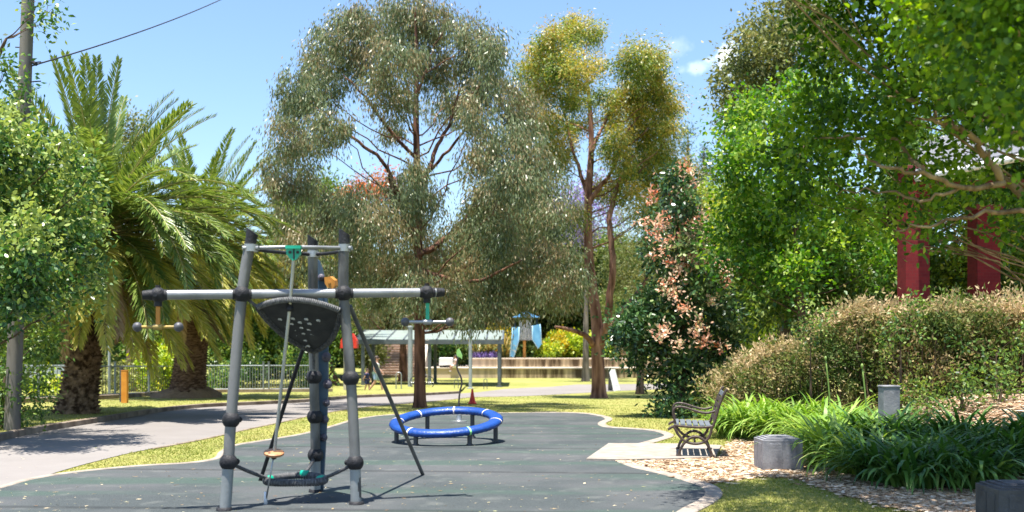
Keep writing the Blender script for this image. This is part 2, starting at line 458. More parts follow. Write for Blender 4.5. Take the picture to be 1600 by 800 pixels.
# ------------------------------------------------------------------ ground sheets
def big_ground():
    xs = np.concatenate([np.linspace(-400, -62, 14), np.arange(-60, -14, 2.), np.arange(-14, 14, .5), np.arange(14, 60, 2.), np.linspace(62, 400, 14)])
    ys = np.concatenate([np.linspace(-60, 0, 8), np.arange(1, 66, .5), np.linspace(68, 900, 40)])
    X, Y = np.meshgrid(xs, ys); Z = gz(X, Y)
    v = np.stack([X, Y, Z], -1).reshape(-1, 3); nx = len(xs)
    i, j = np.meshgrid(np.arange(len(ys) - 1), np.arange(nx - 1), indexing='ij'); a = (i * nx + j).ravel()
    f = np.stack([a, a + 1, a + nx + 1, a + nx], 1)
    o = link_mesh('ground', v, f, M['lawn'], smooth=True); o['kind'] = 'structure'
big_ground()

far_edge_px = [(-60, 708), (0, 690), (80, 673), (165, 659), (247, 645), (319, 637), (400, 633), (475, 629), (560, 622), (648, 619), (720, 615), (784, 608.5), (862, 604.5)]
near_edge_px = [(88, 739), (137, 725), (206, 708), (275, 695), (330, 684), (396, 669), (440, 660), (500, 647), (575, 636), (646, 630), (700, 625), (740, 621), (810, 619.5), (862, 617), (925, 613.5), (967, 611), (1040, 608)]
far_edge = spline([gp(*p) for p in far_edge_px], 5)
near_edge = spline([gp(*p) for p in near_edge_px], 5)
g_ = [gp(900, 601), gp(1000, 600), gp(1060, 599)]
lead = [np.array([-9., 8.0]), np.array([-9.0, 9.0]), gp(-30, 772), gp(0, 765), gp(55, 750)]
first = [far_edge[0] + (far_edge[0] - far_edge[1]) * 3]
path_poly = first + far_edge + g_ + near_edge[::-1] + lead[::-1] + [np.array([-14., 8.0])]
drape('path', path_poly, .008, M['asphalt'])

left_b_px = [(-40, 772), (0, 765), (55, 750), (126, 739), (220, 730), (300, 725), (342, 718), (352, 707), (372, 697), (420, 689), (477, 679), (522, 667), (560, 656), (612, 649), (700, 646.5), (785, 646), (837, 645.5), (880, 645.5), (912, 647), (938, 651.5), (945, 656), (934, 662), (943, 668), (985, 671), (1018, 674), (1035, 679), (1036, 683), (1020, 688), (995, 695), (953, 707), (955, 718), (985, 731), (1010, 737), (1042, 745), (1072, 754), (1092, 761), (1101, 768), (1100, 776), (1085, 787), (1060, 800)]
bw = [np.array([-7.5, 9.2])] + [gp(*p) for p in left_b_px] + [np.array([1.15, 8.2]), np.array([.85, 7.2]), np.array([.8, 5.5]), np.array([1.0, 2.5])]
bnd = spline(bw, 6)
rub_poly = bnd + [np.array([1.2, 1.0]), np.array([-9, 1.0]), np.array([-9, 8.0])]
drape('rubber_surface', rub_poly, .012, M['rubber'])
# concrete edging round the rubber: narrow on the left, wide on the right
nb = len(bnd); i0 = int(6 * 1); isw = 6 * 17
strip('edging', bnd[i0:isw + 1], .0, .085, .022, -.05, M['edging'])
strip('edging', bnd[isw:], .0, .17, .022, -.05, M['edging'])
kerb_line = far_edge[:-10]
strip('kerb', kerb_line, .0, .15, .115, -.05, M['kerb'])
# low brown lip where the near lawn meets the path
strip('path_edge', near_edge[12:60], -.05, .0, .02, -.05, M['kerb'])
verge_poly = [p + np.array([0, .0]) for p in kerb_line[1:]]
off = []
for i, p in enumerate(kerb_line[1:]):
    t = kerb_line[min(i + 2, len(kerb_line) - 1)] - kerb_line[i]; t = t / np.linalg.norm(t); off.append(p + np.array([-t[1], t[0]]) * .12)
verge_poly = off + [np.array([off[-1][0], 52.]), np.array([-22, 54.]), np.array([-40, 50.]), np.array([-40, 14.]), np.array([-16, 13.])]
drape('verge', verge_poly, .1, M['lawn'])
pad = [gp(916, 720.5), gp(951, 696), gp(1067, 696.5), gp(1127, 699), gp(1118, 717), gp(1060, 720), gp(960, 721.5)]
bmpad = MB(); 
zc = .034
bmpad.add([(*p, -.1) for p in pad] + [(*p, zc) for p in pad], [tuple(range(6, -1, -1)), tuple(range(7, 14))] + [(i, (i + 1) % 7, 7 + (i + 1) % 7, 7 + i) for i in range(7)])
o = bmpad.build('concrete_pad', M['concrete']); o['kind'] = 'structure'
# leaf-strewn garden bed
iA = 6 * 32 + 2
bed = [gp(1122, 716), gp(960, 723)] + [p + np.array([.165, .02]) for p in bnd[6 * 32:6 * 36:3]] + [gp(1135, 754), gp(1180, 746), gp(1240, 748), gp(1300, 770), gp(1420, 800), np.array([5.2, 7.6]), np.array([14, 7.0]), np.array([16, 26.]), np.array([6.3, 24.]), gp(1185, 640) + np.array([0, -1.5]), gp(1150, 684), gp(1135, 699)]
drape('mulch_bed', bed, .008, M['mulch'], .25)

def inside(poly, x, y):
    poly = np.asarray(poly); n = len(poly); r = np.zeros(len(x), bool); j = n - 1
    for i in range(n):
        xi, yi = poly[i]; xj, yj = poly[j]
        c = ((yi > y) != (yj > y)) & (x < (xj - xi) * (y - yi) / (yj - yi + 1e-12) + xi)
        r ^= c; j = i
    return r

# grass blades on every lawn near enough to show them
def grass():
    n = 260000
    px = rng.uniform(-20, 1620, n); D = 1 / rng.uniform(1 / 42, 1 / 8.2, n)
    x = (px - 800) / F * D; y = D
    ok = ~inside(path_poly, x, y) & ~inside(rub_poly, x, y) & ~inside(bed, x, y) & ~inside(pad, x, y)
    # keep clear of the edging
    BB = np.array(bnd)
    x, y = x[ok], y[ok]
    dmin = np.full(len(x), 9.)
    for q in BB[::2]: dmin = np.minimum(dmin, (x - q[0]) ** 2 + (y - q[1]) ** 2)
    ok = dmin > .19 ** 2; x, y = x[ok], y[ok]
    z = gz(x, y)
    v_ = inside(verge_poly, x, y); z = z + np.where(v_, .1, 0)
    kl = np.array(kerb_line); dk = np.full(len(x), 9.)
    for q in kl: dk = np.minimum(dk, (x - q[0]) ** 2 + (y - q[1]) ** 2)
    ok = dk > .2 ** 2; x, y, z = x[ok], y[ok], z[ok]; n = len(x)
    p = np.stack([x, y, z - .004], 1)
    d = rng.normal(size=(n, 3)) * .75; d[:, 2] = 1
    d = unit(d); s = unit(np.cross(d, rng.normal(size=(n, 3))))
    l = (.014 + .024 * rng.random(n)) * (1 + .3 * (y > 14)); w = .006 + .007 * rng.random(n) + .0004 * y
    v = np.stack([p - s * w[:, None] / 2, p + s * w[:, None] / 2, p + d * l[:, None] * 1.0 + d[:, [1, 0, 2]] * 0], 1).reshape(-1, 3)
    f = np.arange(n * 3).reshape(n, 3)
    patch = .5 + .28 * np.sin(x * 1.7 + np.sin(y * 1.3) * 2) * np.sin(y * .9 + 1) + rng.normal(0, .22, n)
    m = leafmat('grass_blade', [(.15, .21, .035), (.26, .30, .065), (.38, .37, .12), (.48, .43, .20)], .45, .6, .2, gain=.92)
    o = link_mesh('grass', v, f, m, attr=np.clip(patch, 0.01, .99)); o['kind'] = 'stuff'
    tag(o, 'short dry yellow green mown grass beside the path and rubber playground', 'grass')
grass()

# fallen leaves: on the bed (dense) and scattered over the rubber and path
def litter(name, label, x, y, zoff, size, cols, seed=3):
    n = len(x); z = gz(x, y) + zoff
    d = rng.normal(size=(n, 3)); d[:, 2] = np.abs(d[:, 2]) * .22
    c = np.stack([x, y, z], 1)
    l = size * (.45 + rng.random(n) ** 2 * 1.1) * np.where(x > 5.2, 1.5, 1.); v, f = leaf_quads(c, d, l, l * (.3 + .25 * rng.random(n)), .12)
    # lay the leaves flat: sideways vector kept nearly level
    v = v.reshape(n, 4, 3); v[:, :, 2] = z[:, None] + np.clip((v[:, :, 2] - z[:, None]) * .3, 0, .02); v = v.reshape(-1, 3)
    m = leafmat(name, cols, .15, .75, .15)
    o = link_mesh(name, v, f, m, attr=rng.random(n)); tag(o, label, 'leaf litter', kind='stuff')
n = 110000
D = 1 / rng.uniform(1 / 26, 1 / 7.5, n); x = (rng.uniform(900, 1660, n) - 800) / F * D
ok = inside(bed, x + rng.normal(0, .10, n) * (rng.random(n) < .4), D + rng.normal(0, .16, n) * (rng.random(n) < .4)) & ~inside(pad, x, D) & ~inside(rub_poly, x, D)
litter('leaf_litter', 'dry tan fallen leaves covering the garden bed round the bench and stone block', x[ok], D[ok], .020, .085, [(.18, .11, .065), (.40, .28, .17), (.58, .45, .32), (.68, .58, .46)])
n = 1100
D = 1 / rng.uniform(1 / 20, 1 / 8, n); x = (rng.uniform(-50, 1200, n) - 800) / F * D
ok = inside(rub_poly, x, D) | inside(path_poly, x, D) & (rng.random(n) < .25)
litter('fallen_leaves', 'scattered small dry leaves lying on the dark rubber surface', x[ok], D[ok], .018, .045, [(.16, .09, .045), (.34, .26, .14), (.52, .44, .30), (.30, .32, .12)])
# ------------------------------------------------------------------ play equipment
galv = mat('galvanised_steel', (.33, .34, .34), .42, .75, (.42, .43, .43), 5, 8, .12, 40, (1, 1, .5))
def worn_steel():
    m = mat('worn_steel', (.065, .065, .064), .55, .3, (.19, .187, .18), 3.2, 9, .15, 30, (1, 1, .35), lo=.44, hi=.58); return m
polem = worn_steel()
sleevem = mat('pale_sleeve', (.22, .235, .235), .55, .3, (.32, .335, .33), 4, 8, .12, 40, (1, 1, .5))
barm = mat('bar_steel', (.21, .215, .22), .45, .5, (.31, .315, .32), 6, 6, .08, 40)
darkm = mat('dark_casting', (.012, .012, .014), .6, 0, (.028, .028, .032), 14, 6, .35, 60, spec=.28)
rubberm = mat('black_rubber', (.012, .014, .016), .6, 0, (.03, .032, .034), 10, 5, .2, 80)
ropem = mat('rope', (.045, .045, .05), .8, 0, (.12, .12, .12), 40, 4, .3, 150)
ropel = mat('rope_lacing', (.11, .11, .115), .8, 0, (.22, .22, .22), 40, 4, .3, 150)
greenm = mat('green_plastic', (.0, .33, .20), .35, 0, (.01, .40, .26), 9, spec=.5)
bluem = mat('blue_panel', (.035, .07, .11), .5, 0, (.055, .095, .14), 6, 6)
orangem = mat('orange_plastic', (.46, .18, .02), .5, 0, (.56, .25, .04), 8)
yellowm = mat('yellow_plastic', (.42, .27, .04), .5, 0, (.30, .22, .07), 12)
purplem = mat('grey_hold', (.05, .045, .06), .55, 0, (.10, .09, .12), 20)
woodm = mat('disc_wood', (.36, .15, .06), .5, 0, (.50, .24, .10), 14, 6, .2, 40)
redm = mat('red_plastic', (.60, .03, .02), .4, 0, (.72, .06, .035), 9)
whitem = mat('white_paint', (.72, .73, .74), .45, 0, (.8, .8, .8), 6)

def dparam(a, b, t): return a + (b - a) * t
cf = thing('climbing_frame', 'grey steel climbing frame of three leaning poles with black ball joints and rubber membrane', 'climbing frame', (-1.99, 9.62, 0), None)
PL = [P(350, 799.6, 9.1), P(357, 722, 9.12), P(361, 656, 9.14), P(378, 460, 9.2), P(393, 371, 9.22)]
PR = [P(557, 790, 9.47), P(555, 723, 9.47), P(548, 591, 9.48), P(537, 459, 9.49), P(538, 371, 9.50)]
PB = [P(493, 770.3, 10.3), P(493, 711, 10.28), P(492, 651, 10.26), P(490.5, 589, 10.22), P(489, 460, 10.18), P(488.5, 380, 10.15)]
for pts, balls, big in ((PL, (1, 2), 3), (PR, (1, 2), 3), (PB, (1, 2, 3), None)):
    pts = [np.array(p) for p in pts]; pts[0][2] = -.15
    sp = spline(pts, 8)
    pole = smooth_by_angle(MB().tube(sp, .0485, 24).build('pole', polem, cf))
    base = np.array([pts[0][0], pts[0][1], 0])
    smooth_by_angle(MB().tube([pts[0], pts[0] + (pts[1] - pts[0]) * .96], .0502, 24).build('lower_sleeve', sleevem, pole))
    pf = MB(); pf.lathe((base[0], base[1], .012), [(.05, .03), (.066, .028), (.07, .0)], 24); pf.build('collar', darkm, pole, smooth=True)
    top = pts[-1]; d = unit(pts[-1] - pts[-2])
    # bevelled dark cap, cut at a slant
    c = MB(); u = np.array([1., 0, 0]); w = np.array([0, 1., 0]); n = 24; v = []
    for zz, sl_ in ((-.055, 0), (.0, 0), (.055, .035)):
        for j in range(n):
            a = 2 * math.pi * j / n; r = .0515
            v.append(top + d * zz + r * (math.cos(a) * u + math.sin(a) * w) + np.array([0, 0, -math.cos(a) * sl_]))
    f = [(i * n + j, i * n + (j + 1) % n, (i + 1) * n + (j + 1) % n, (i + 1) * n + j) for i in range(2) for j in range(n)] + [tuple(2 * n + j for j in range(n))]
    smooth_by_angle(c.add(v, f).build('pole_cap', darkm, pole))
    for b in balls:
        p = pts[b]; bb = MB(); bb.ball(p, .079, 24, 16)
        s = b / len(pts)
        # rope socket boss and a bolt on each ball
        q = np.array([-1.99, 9.62, p[2]]) - p; q = unit(q)
        bb.tube([p + q * .06, p + q * .094], .026, 12); bb.tube([p + q * .09, p + q * .105], .014, 8)
        smooth_by_angle(bb.build('ball_joint', darkm, cf))
BL, BR_ = P(222, 461.2, 8.92), P(694, 456.8, 9.78)
def bar_at(px):
    # point of the crossbar above a given pixel column
    lo, hi = 0., 1.
    for _ in range(40):
        t = (lo + hi) / 2; q = BL + (BR_ - BL) * t
        if 800 + q[0] / q[1] * F < px: lo = t
        else: hi = t
    return BL + (BR_ - BL) * lo
bd = unit(BR_ - BL)
bar = smooth_by_angle(MB().tube([bar_at(234), bar_at(684)], .042, 24).build('crossbar', barm, cf))
for a, b in ((222, 236), (681, 695)):
    smooth_by_angle(MB().tube([bar_at(a) + (0 if a < 300 else 0), bar_at(a + 3), bar_at(b - 3), bar_at(b)], [.036, .040, .0445, .0445] if a < 300 else [.0445, .0445, .040, .036], 20).build('end_cap', darkm, bar))
for px, r in ((247, .068), (378, .077), (537, .077), (667, .068)):
    p = bar_at(px); bb = MB(); bb.ball(p, r, 24, 16)
    bb.tube([p - bd * (r + .006), p + bd * (r + .006)], .0465, 20)
    if px in (247, 667): bb.tube([p + np.array([0, 0, -.05]), p + np.array([0, 0, -.10])], .034, 14); bb.tube([p + np.array([0, 0, .05]), p + np.array([0, 0, .085])], .022, 12)
    fdir = np.array([0, -1., 0]); bb.tube([p + fdir * (r - .012), p + fdir * (r + .006)], .02, 10)
    smooth_by_angle(bb.build('clamp_ball', darkm, cf))
# top hoop: two steel rails bowed between the pole heads
hp = [P(393, 388, 9.21), P(538, 388, 9.50), P(489, 397.5, 10.15)]
cen = sum(hp) / 3
for i in range(3):
    a, b = hp[i], hp[(i + 1) % 3]; mid = (a + b) / 2; o_ = unit((mid - cen) * np.array([1, 1, 0])) * .10
    m = MB()
    for dz in (.0,): m.tube(bez(a, mid + o_ * 2 * 1.0, b, 12), .017, 12)
    smooth_by_angle(m.build('top_rail', barm if i == 0 else darkm, cf))
for q in hp:
    m = MB(); m.tube([q + np.array([0, 0, -.03]), q + np.array([0, 0, .035])], .056, 24); 
    for s in (-1, 1): m.tube([q + np.array([s * .05, -.02, 0]), q + np.array([s * .075, -.03, 0])], .02, 10)
    smooth_by_angle(m.build('rail_clamp', galv, cf))
# green hanger that slides on the front rail, with the leaning slim pole below
fr = bez(hp[0], (hp[0] + hp[1]) / 2 + unit(((hp[0] + hp[1]) / 2 - cen) * np.array([1, 1, 0])) * .20, hp[1], 40)
hk = min(fr, key=lambda q: abs(800 + q[0] / q[1] * F - 459))
m = MB(); D_ = hk[1] - .03
poly = [P(448, 385, D_), P(470, 385, D_), P(470, 397, D_), P(465, 404, D_), P(459, 408, D_), P(453, 404, D_), P(448, 397, D_)]
m.plate(poly, (0, 1, 0), .045)
hang = m.build('hanger', greenm, cf)
m = MB(); m.plate([P(447, 384, D_ - .0), P(471, 384, D_ - .0), P(471, 389, D_ - .0), P(447, 389, D_ - .0)], (0, 1, 0), .075); m.build('hanger_clip', greenm, hang)
m = MB()
for px in (453, 465): m.tube([P(px, 394, D_ - .02), P(px, 394, D_ - .034)], .014, 10)
m.tube([P(459, 388, D_ - .026), P(459, 405, D_ - .026)], .007, 8)
m.build('bolt', darkm, hang)
slim = [P(459, 404, D_), P(452.5, 483, D_ + .05), P(429, 705, 9.4), P(415, 789, 9.46)]
slim[-1][2] = .03
hc = smooth_by_angle(MB().tube([slim[0], slim[1], slim[2]], [.016, .0155, .0145], 12).build('climbing_pole', galv, cf))
m = MB(); p = slim[1]; m.tube([p + np.array([0, 0, -.022]), p + np.array([0, 0, .022])], .034, 16); m.ball(p + np.array([0, 0, .03]), .026, 12, 8); m.build('stop', darkm, hc, smooth=True)
m = MB(); m.tube([slim[2], slim[3]], .008, 8); m.build('cable', galv, hc, smooth=True)
m = MB(); m.tube([slim[3] + np.array([0, 0, .10]), slim[3] + np.array([0, 0, -.03])], [.014, .017], 10); m.build('ground_anchor', whitem, hc, smooth=True)
p = P(428, 708, 9.4); rot = Matrix.Rotation(R(5), 3, 'Y') @ Matrix.Rotation(R(14), 3, 'X')
m = MB(); b = MB(); prof = [(0, .016), (.082, .016), (.092, .009), (.092, -.009), (.082, -.016), (0, -.016)]
b.lathe((0, 0, 0), prof, 32)
v = [tuple((rot @ Vector(q)) + Vector(p)) for q in b.v]; m.add(v, b.f); disc = smooth_by_angle(m.build('foot_disc', woodm, cf))
m = MB(); m.ball(p + np.array([0, 0, -.03]), .03, 12, 8); m.ball(p + np.array([-.03, -.055, .0]), .013, 10, 6); m.ball(p + np.array([.05, -.04, -.012]), .013, 10, 6); m.build('disc_fixing', darkm, disc, smooth=True)
# slanting brace bars
for a, b in ((P(547, 478, 9.55), P(664, 742.5, 11.8)), (P(494, 480, 10.22), P(404, 752, 11.25))):
    b[2] = -.05; k = [a, a + (b - a) * .05 + np.array([.0, 0, -.01]), a + (b - a) * .5, b]
    br = smooth_by_angle(MB().tube(k, .021, 14).build('brace', darkm if a[0] < -1.8 else mat('brace_grey', (.07, .075, .078), .5, .4, (.13, .135, .14), 7), cf))
# membrane: a sagging three-cornered rubber sheet edged with twisted rope
cL, cR, cB = P(402, 480, 9.27), P(531, 485, 9.45), P(490, 549, 10.1)
def edgecurve(a, b, bulge, k=16):
    mid = (a + b) / 2; return bez(a, mid + bulge * 2, b, k)
eT = edgecurve(cL, cR, np.array([.0, -.14, .075])); eR = edgecurve(cR, cB, np.array([.055, .0, -.06])); eB = edgecurve(cB, cL, np.array([-.03, .0, -.045]))
loop = eT[:-1] + eR[:-1] + eB[:-1]; LP = np.array(loop); ctr = LP.mean(0) + np.array([0, .03, .01])
rings = 7; v = [ctr]; f = []; nL = len(LP)
for r_ in range(1, rings + 1):
    t = r_ / rings
    for q in LP: v.append(ctr + (q - ctr) * t + np.array([0, 0, -.02 * (1 - t * t)]))
for j in range(nL):
    f.append((0, 1 + j, 1 + (j + 1) % nL))
    for r_ in range(rings - 1):
        a = 1 + r_ * nL; f.append((a + j, a + nL + j, a + nL + (j + 1) % nL, a + (j + 1) % nL))
v2 = [q + np.array([0, .012, .012]) for q in v]; nn = len(v)
memb = link_mesh('membrane', np.array([*v, *v2]), f + [tuple(i + nn for i in q[::-1]) for q in f], rubberm, cf, cf.location, True)
def twisted(pts, rad, turns, strands=3, rs=None, n=7):
    """rope of twisted strands along a path"""
    m = MB(); pts = spline(pts, 4) if len(pts) < 30 else pts; k = len(pts); rs = rs or rad * .56
    L = sum(np.linalg.norm(pts[i + 1] - pts[i]) for i in range(k - 1)); kk = max(k, int(L * turns * 9))
    ts = np.linspace(0, k - 1, kk); PP = np.array(pts); X = np.stack([np.interp(ts, np.arange(k), PP[:, c]) for c in range(3)], 1)
    for s in range(strands):
        q = []; pu = None
        for i in range(kk):
            t = X[min(i + 1, kk - 1)] - X[max(i - 1, 0)]; t = t / (np.linalg.norm(t) + 1e-9)
            if pu is None: pu = _frame(t)[0]
            pu = unit(pu - t * np.dot(pu, t)); w = np.cross(t, pu); a = 2 * math.pi * (turns * L * i / kk + s / strands)
            q.append(X[i] + rad * .5 * (math.cos(a) * pu + math.sin(a) * w))
        m.tube(q, rs, n)
    return m
for e, mm in ((eT, ropel), (eR, ropem), (eB, ropem)):
    smooth_by_angle(MB().tube(e, .019, 12).build('edge_rope', rubberm, memb))
    # lacing wound round the edge
    k = 46; PP = np.array(e); ts = np.linspace(.02, .98, k) * (len(e) - 1); m = MB()
    for t in ts:
        c = np.array([np.interp(t, np.arange(len(e)), PP[:, i]) for i in range(3)]); d = PP[min(int(t) + 1, len(e) - 1)] - PP[int(t)]
        u, w, d = _frame(d); q = [c + .0225 * (math.cos(x) * u + math.sin(x) * w) + d * .007 * math.sin(x) for x in np.linspace(0, 2 * math.pi, 10, endpoint=False)]
        m.tube(q, .0065, 5, closed=True)
    m.build('lacing', mm, memb, smooth=True)
for a, b in ((cL, PL[3]), (cR, PR[3]), (cB, PB[3])):
    m = twisted([np.array(a), np.array(a) * .5 + np.array(b) * .5, np.array(b)], .016, 22); m.build('rope', ropem, cf, smooth=True)
m = MB()
gm = mat('pale_grip', (.42, .43, .44), .5, 0, (.6, .6, .6), 20)
nrm = unit(np.cross(cR - cL, cB - cL)); nrm = nrm if nrm[1] < 0 else -nrm
for px, py in ((437, 495), (457, 494), (478, 495), (497, 497), (443, 505), (455, 502), (468, 500), (483, 502), (492, 508), (459, 511), (470, 508), (482, 511), (461, 519), (473, 517), (487, 518), (476, 528), (481, 537), (475, 538), (446, 508)):
    # where the line of sight meets the sheet's mean plane
    d = P(px, py, 1.) - np.array([0, 0, H]); t = np.dot(ctr - np.array([0, 0, H]), nrm) / np.dot(d, nrm); q = np.array([0, 0, H]) + d * t
    q = q + np.array([0, 0, -.02]); m.ball(q, .017, 10, 6, sc=(1.15, 1.0, .75)); m.tube([q + np.array([.008, 0, .004]), q + np.array([.018, 0, -.014])], .008, 6)
m.build('grip', gm, memb, smooth=True)
# rope-hung ring seat near the ground
rc = P(464, 749, 9.72); rx, ry = .262, .235
pts = []
for k in range(36):
    a = 2 * math.pi * k / 36; rr = 1 / (1 + .10 * math.cos(3 * (a + math.pi / 2)))
    pts.append(rc + np.array([rx * rr * math.cos(a), ry * rr * math.sin(a), .006 * math.sin(a)]))
seat = smooth_by_angle(MB().tube(pts, .031, 14, closed=True).build('ring_seat', ropem, cf))
m = MB()
for k in range(70):
    a = 2 * math.pi * k / 70; rr = 1 / (1 + .10 * math.cos(3 * (a + math.pi / 2))); c = rc + np.array([rx * rr * math.cos(a), ry * rr * math.sin(a), .006 * math.sin(a)])
    t = np.array([-math.sin(a), math.cos(a), 0]); u, w, t = _frame(t)
    m.tube([c + .0335 * (math.cos(x) * u + math.sin(x) * w) + t * .008 * math.sin(x) for x in np.linspace(0, 2 * math.pi, 10, endpoint=False)], .0055, 5, closed=True)
m.build('winding', mat('winding_grey', (.05, .05, .055), .7, 0, (.16, .16, .16), 30), seat, smooth=True)
corn = [rc + np.array([-.24, -.06, .01]), rc + np.array([.24, -.06, .01]), rc + np.array([.02, .26, .02])]
for c in corn:
    m = MB(); u, w, t = _frame(np.array([-(c - rc)[1], (c - rc)[0], 0])); m.tube([c + t * s for s in (-.04, .04)], .037, 14); m.build('clip', greenm, seat, smooth=True)
for c, b in zip(corn, (PL[1], PR[1], PB[1])):
    b = np.array(b); sagm = (c + b) / 2 + np.array([0, 0, -.02]); m = twisted(bez(c, sagm, b, 8), .017, 20); m.build('rope', ropem, cf, smooth=True)
# swivel handles hanging under the ends of the crossbar
for px, hangm, barmat, lx in ((247, orangem, yellowm, .168), (668, greenm, galv, .2)):
    p = bar_at(px); z1 = p[2] - (46 if px > 500 else 50) / F * p[1]
    m = MB(); m.box((p[0], p[1], (p[2] - .09 + z1) / 2), (.036, .022, (p[2] - .09) - z1), bev=.005); hg = m.build('hanger_strap', hangm, cf)
    m = MB(); m.tube([np.array([p[0] - lx, p[1], z1]), np.array([p[0] + lx, p[1], z1])], .0145, 14); m.tube([np.array([p[0] - .04, p[1], z1]), np.array([p[0] + .04, p[1], z1])], .025, 14)
    hb = smooth_by_angle(m.build('handle_bar', barmat, cf))
    for s in (-1, 1):
        m = MB(); m.ball((p[0] + s * (lx + .012), p[1], z1), .042, 18, 12); m.build('handle_ball', mat('ball_grey', (.06, .06, .066), .5, .1, (.1, .1, .11), 16), hb, smooth=True)
# blue climbing blade behind the rear pole, with bolt-on holds
D_ = 10.36
def Pz(px, py): return P(px, py, D_)
poly = [(495, 404), (499, 407), (504, 420), (509, 440), (512, 470), (513, 520), (513, 600), (511, 660), (508, 715), (505, 768), (494, 768), (494, 600), (494, 470)]
m = MB(); m.plate([Pz(*q) for q in poly], (0, 1, 0), .05); blade = m.build('climbing_blade', bluem, cf)
for q, mm, r in (((517, 442), orangem, .052), ((503, 434), purplem, .034), ((511, 558), purplem, .045), ((513, 600), purplem, .045), ((511, 629), purplem, .035), ((509, 655), purplem, .038), ((507, 683), purplem, .036), ((508, 500), purplem, .036)):
    c = Pz(*q) + np.array([0, -.035, 0]); m = MB()
    if r > .05:
        m.plate([P(px_, py_, D_ - .04) for px_, py_ in ((509, 433), (518, 432), (525, 438), (526, 446), (521, 452), (514, 449), (510, 443))], (.3, 1, .1), .07)
        m.tube([c + np.array([0, -.05, 0]), c + np.array([0, -.02, 0])], .014, 8); m.build('handhold', mm, blade); continue
    m.ball(c, r, 16, 10, sc=(1.05, .75, 1.1 if r < .05 else 1.25)); m.tube([c + np.array([0, -.05 * r / .04, 0]), c + np.array([0, -.02, 0])], .009, 8); m.build('handhold', mm, blade, smooth=True)

# tilted blue ring on six legs
ringb = mat('ring_cover', (.006, .045, .22), .42, 0, (.010, .065, .30), 5, 6, .5, 24, spec=.45, coat=.1)
bandw = mat('ring_band', (.72, .62, .58), .5, 0, (.8, .74, .7), 20)
bandg = mat('ring_band_green', (.25, .7, .22), .5, 0, (.35, .75, .3), 20)
ft = [gp(620.5, 693.5), gp(655.3, 695), gp(736, 693.5), gp(774.7, 688.5), gp(738, 685), gp(661.5, 686.5)]
RC = P(697.5, 658.5, 16.15); RX = .79; RY = .80; tilt = .25; roll = .03
sr = thing('spinner_ring', 'tilted bright blue padded ring with pale bands standing on short dark legs', 'play ring', (RC[0], RC[1], 0))
def rp(a, rad=1.): return RC + np.array([RX * rad * math.cos(a), RY * rad * math.sin(a), tilt * .5 * 2 * .5 * rad * math.sin(a) + roll * math.cos(a)])
def ring_sec(a, e, k=1.):
    """point of the flattened cross section at ring angle a"""
    c = rp(a); out = unit(rp(a, 1.1) - c); tan = unit(rp(a + .01) - rp(a - .01)); up = np.cross(out, tan); up = up if up[2] > 0 else -up
    return c + out * .104 * k * math.cos(e) + up * .063 * k * math.sin(e)
m = MB(); NA, NE = 144, 20; v = []
for i in range(NA):
    a = 2 * math.pi * i / NA; k = 1 + .012 * math.sin(a * 48) 
    for j in range(NE):
        e = 2 * math.pi * j / NE; kk = 1 + (.07 * math.sin(a * 60) if math.sin(e) < .35 else .006 * math.sin(a * 60))
        v.append(ring_sec(a, e, kk))
f = [(i * NE + j, i * NE + (j + 1) % NE, ((i + 1) % NA) * NE + (j + 1) % NE, ((i + 1) % NA) * NE + j) for i in range(NA) for j in range(NE)]
m.add(v, f); rb = m.build('ring', ringb, sr, smooth=True)
for kf, a in enumerate((R(-128), R(-62), R(-12), R(37), R(84), R(130), R(172))):
    m = MB(); v = []
    for da in (-.017, .017):
        for j in range(NE): v.append(ring_sec(a + da, 2 * math.pi * j / NE, 1.045))
    m.add(v, [(j, (j + 1) % NE, NE + (j + 1) % NE, NE + j) for j in range(NE)]); m.build('band', bandg if kf == 1 else bandw, rb, smooth=True)
for a in (R(-165), R(-122), R(-60), R(-10), R(61), R(117)):
    t = rp(a)
    b = np.array([t[0], t[1], -.05]); m = MB(); m.tube([b, np.array([t[0], t[1], t[2] - .02])], .036, 14); m.lathe((b[0], b[1], .0), [(.05, .03), (.055, .014)], 14)
    smooth_by_angle(m.build('leg', mat('leg_dark', (.06, .065, .07), .5, .3, (.07, .07, .075), 9), sr))

# curvy spinner pole with a green leaf top, behind the ring
b0 = g3(717, 660); D0 = b0[1]
sp_ = thing('spinner_pole', 'thin dark wavy spinning pole with a green leaf shaped top behind the blue ring', 'spinner', b0)
path = [P(717, 650, D0), P(717, 630, D0), P(718.5, 612, D0), P(721.5, 600, D0), P(720, 589, D0), P(715, 578, D0), P(714, 568, D0), P(716, 557, D0)]
smooth_by_angle(MB().tube(spline(path, 5), .019, 12).build('pole', mat('spinner_steel', (.07, .06, .055), .4, .6, (.12, .1, .1), 8), sp_))
m = MB(); m.lathe(b0, [(.17, .012), (.17, .03), (.07, .04), (.062, .05), (.058, .17), (.03, .18)], 20); smooth_by_angle(m.build('base', galv, sp_))
t = path[-1]; m = MB(); poly = [t + np.array([.0, 0, -.03]), t + np.array([-.035, 0, .05]), t + np.array([-.03, 0, .13]), t + np.array([.01, 0, .17]), t + np.array([.045, 0, .11]), t + np.array([.085, 0, .02]), t + np.array([.08, 0, -.06]), t + np.array([.04, 0, -.01])]
m.plate(poly, (.25, 1, 0), .03); m.build('leaf_top', mat('leaf_green', (.25, .55, .12), .4, 0, (.35, .62, .2), 8), sp_)

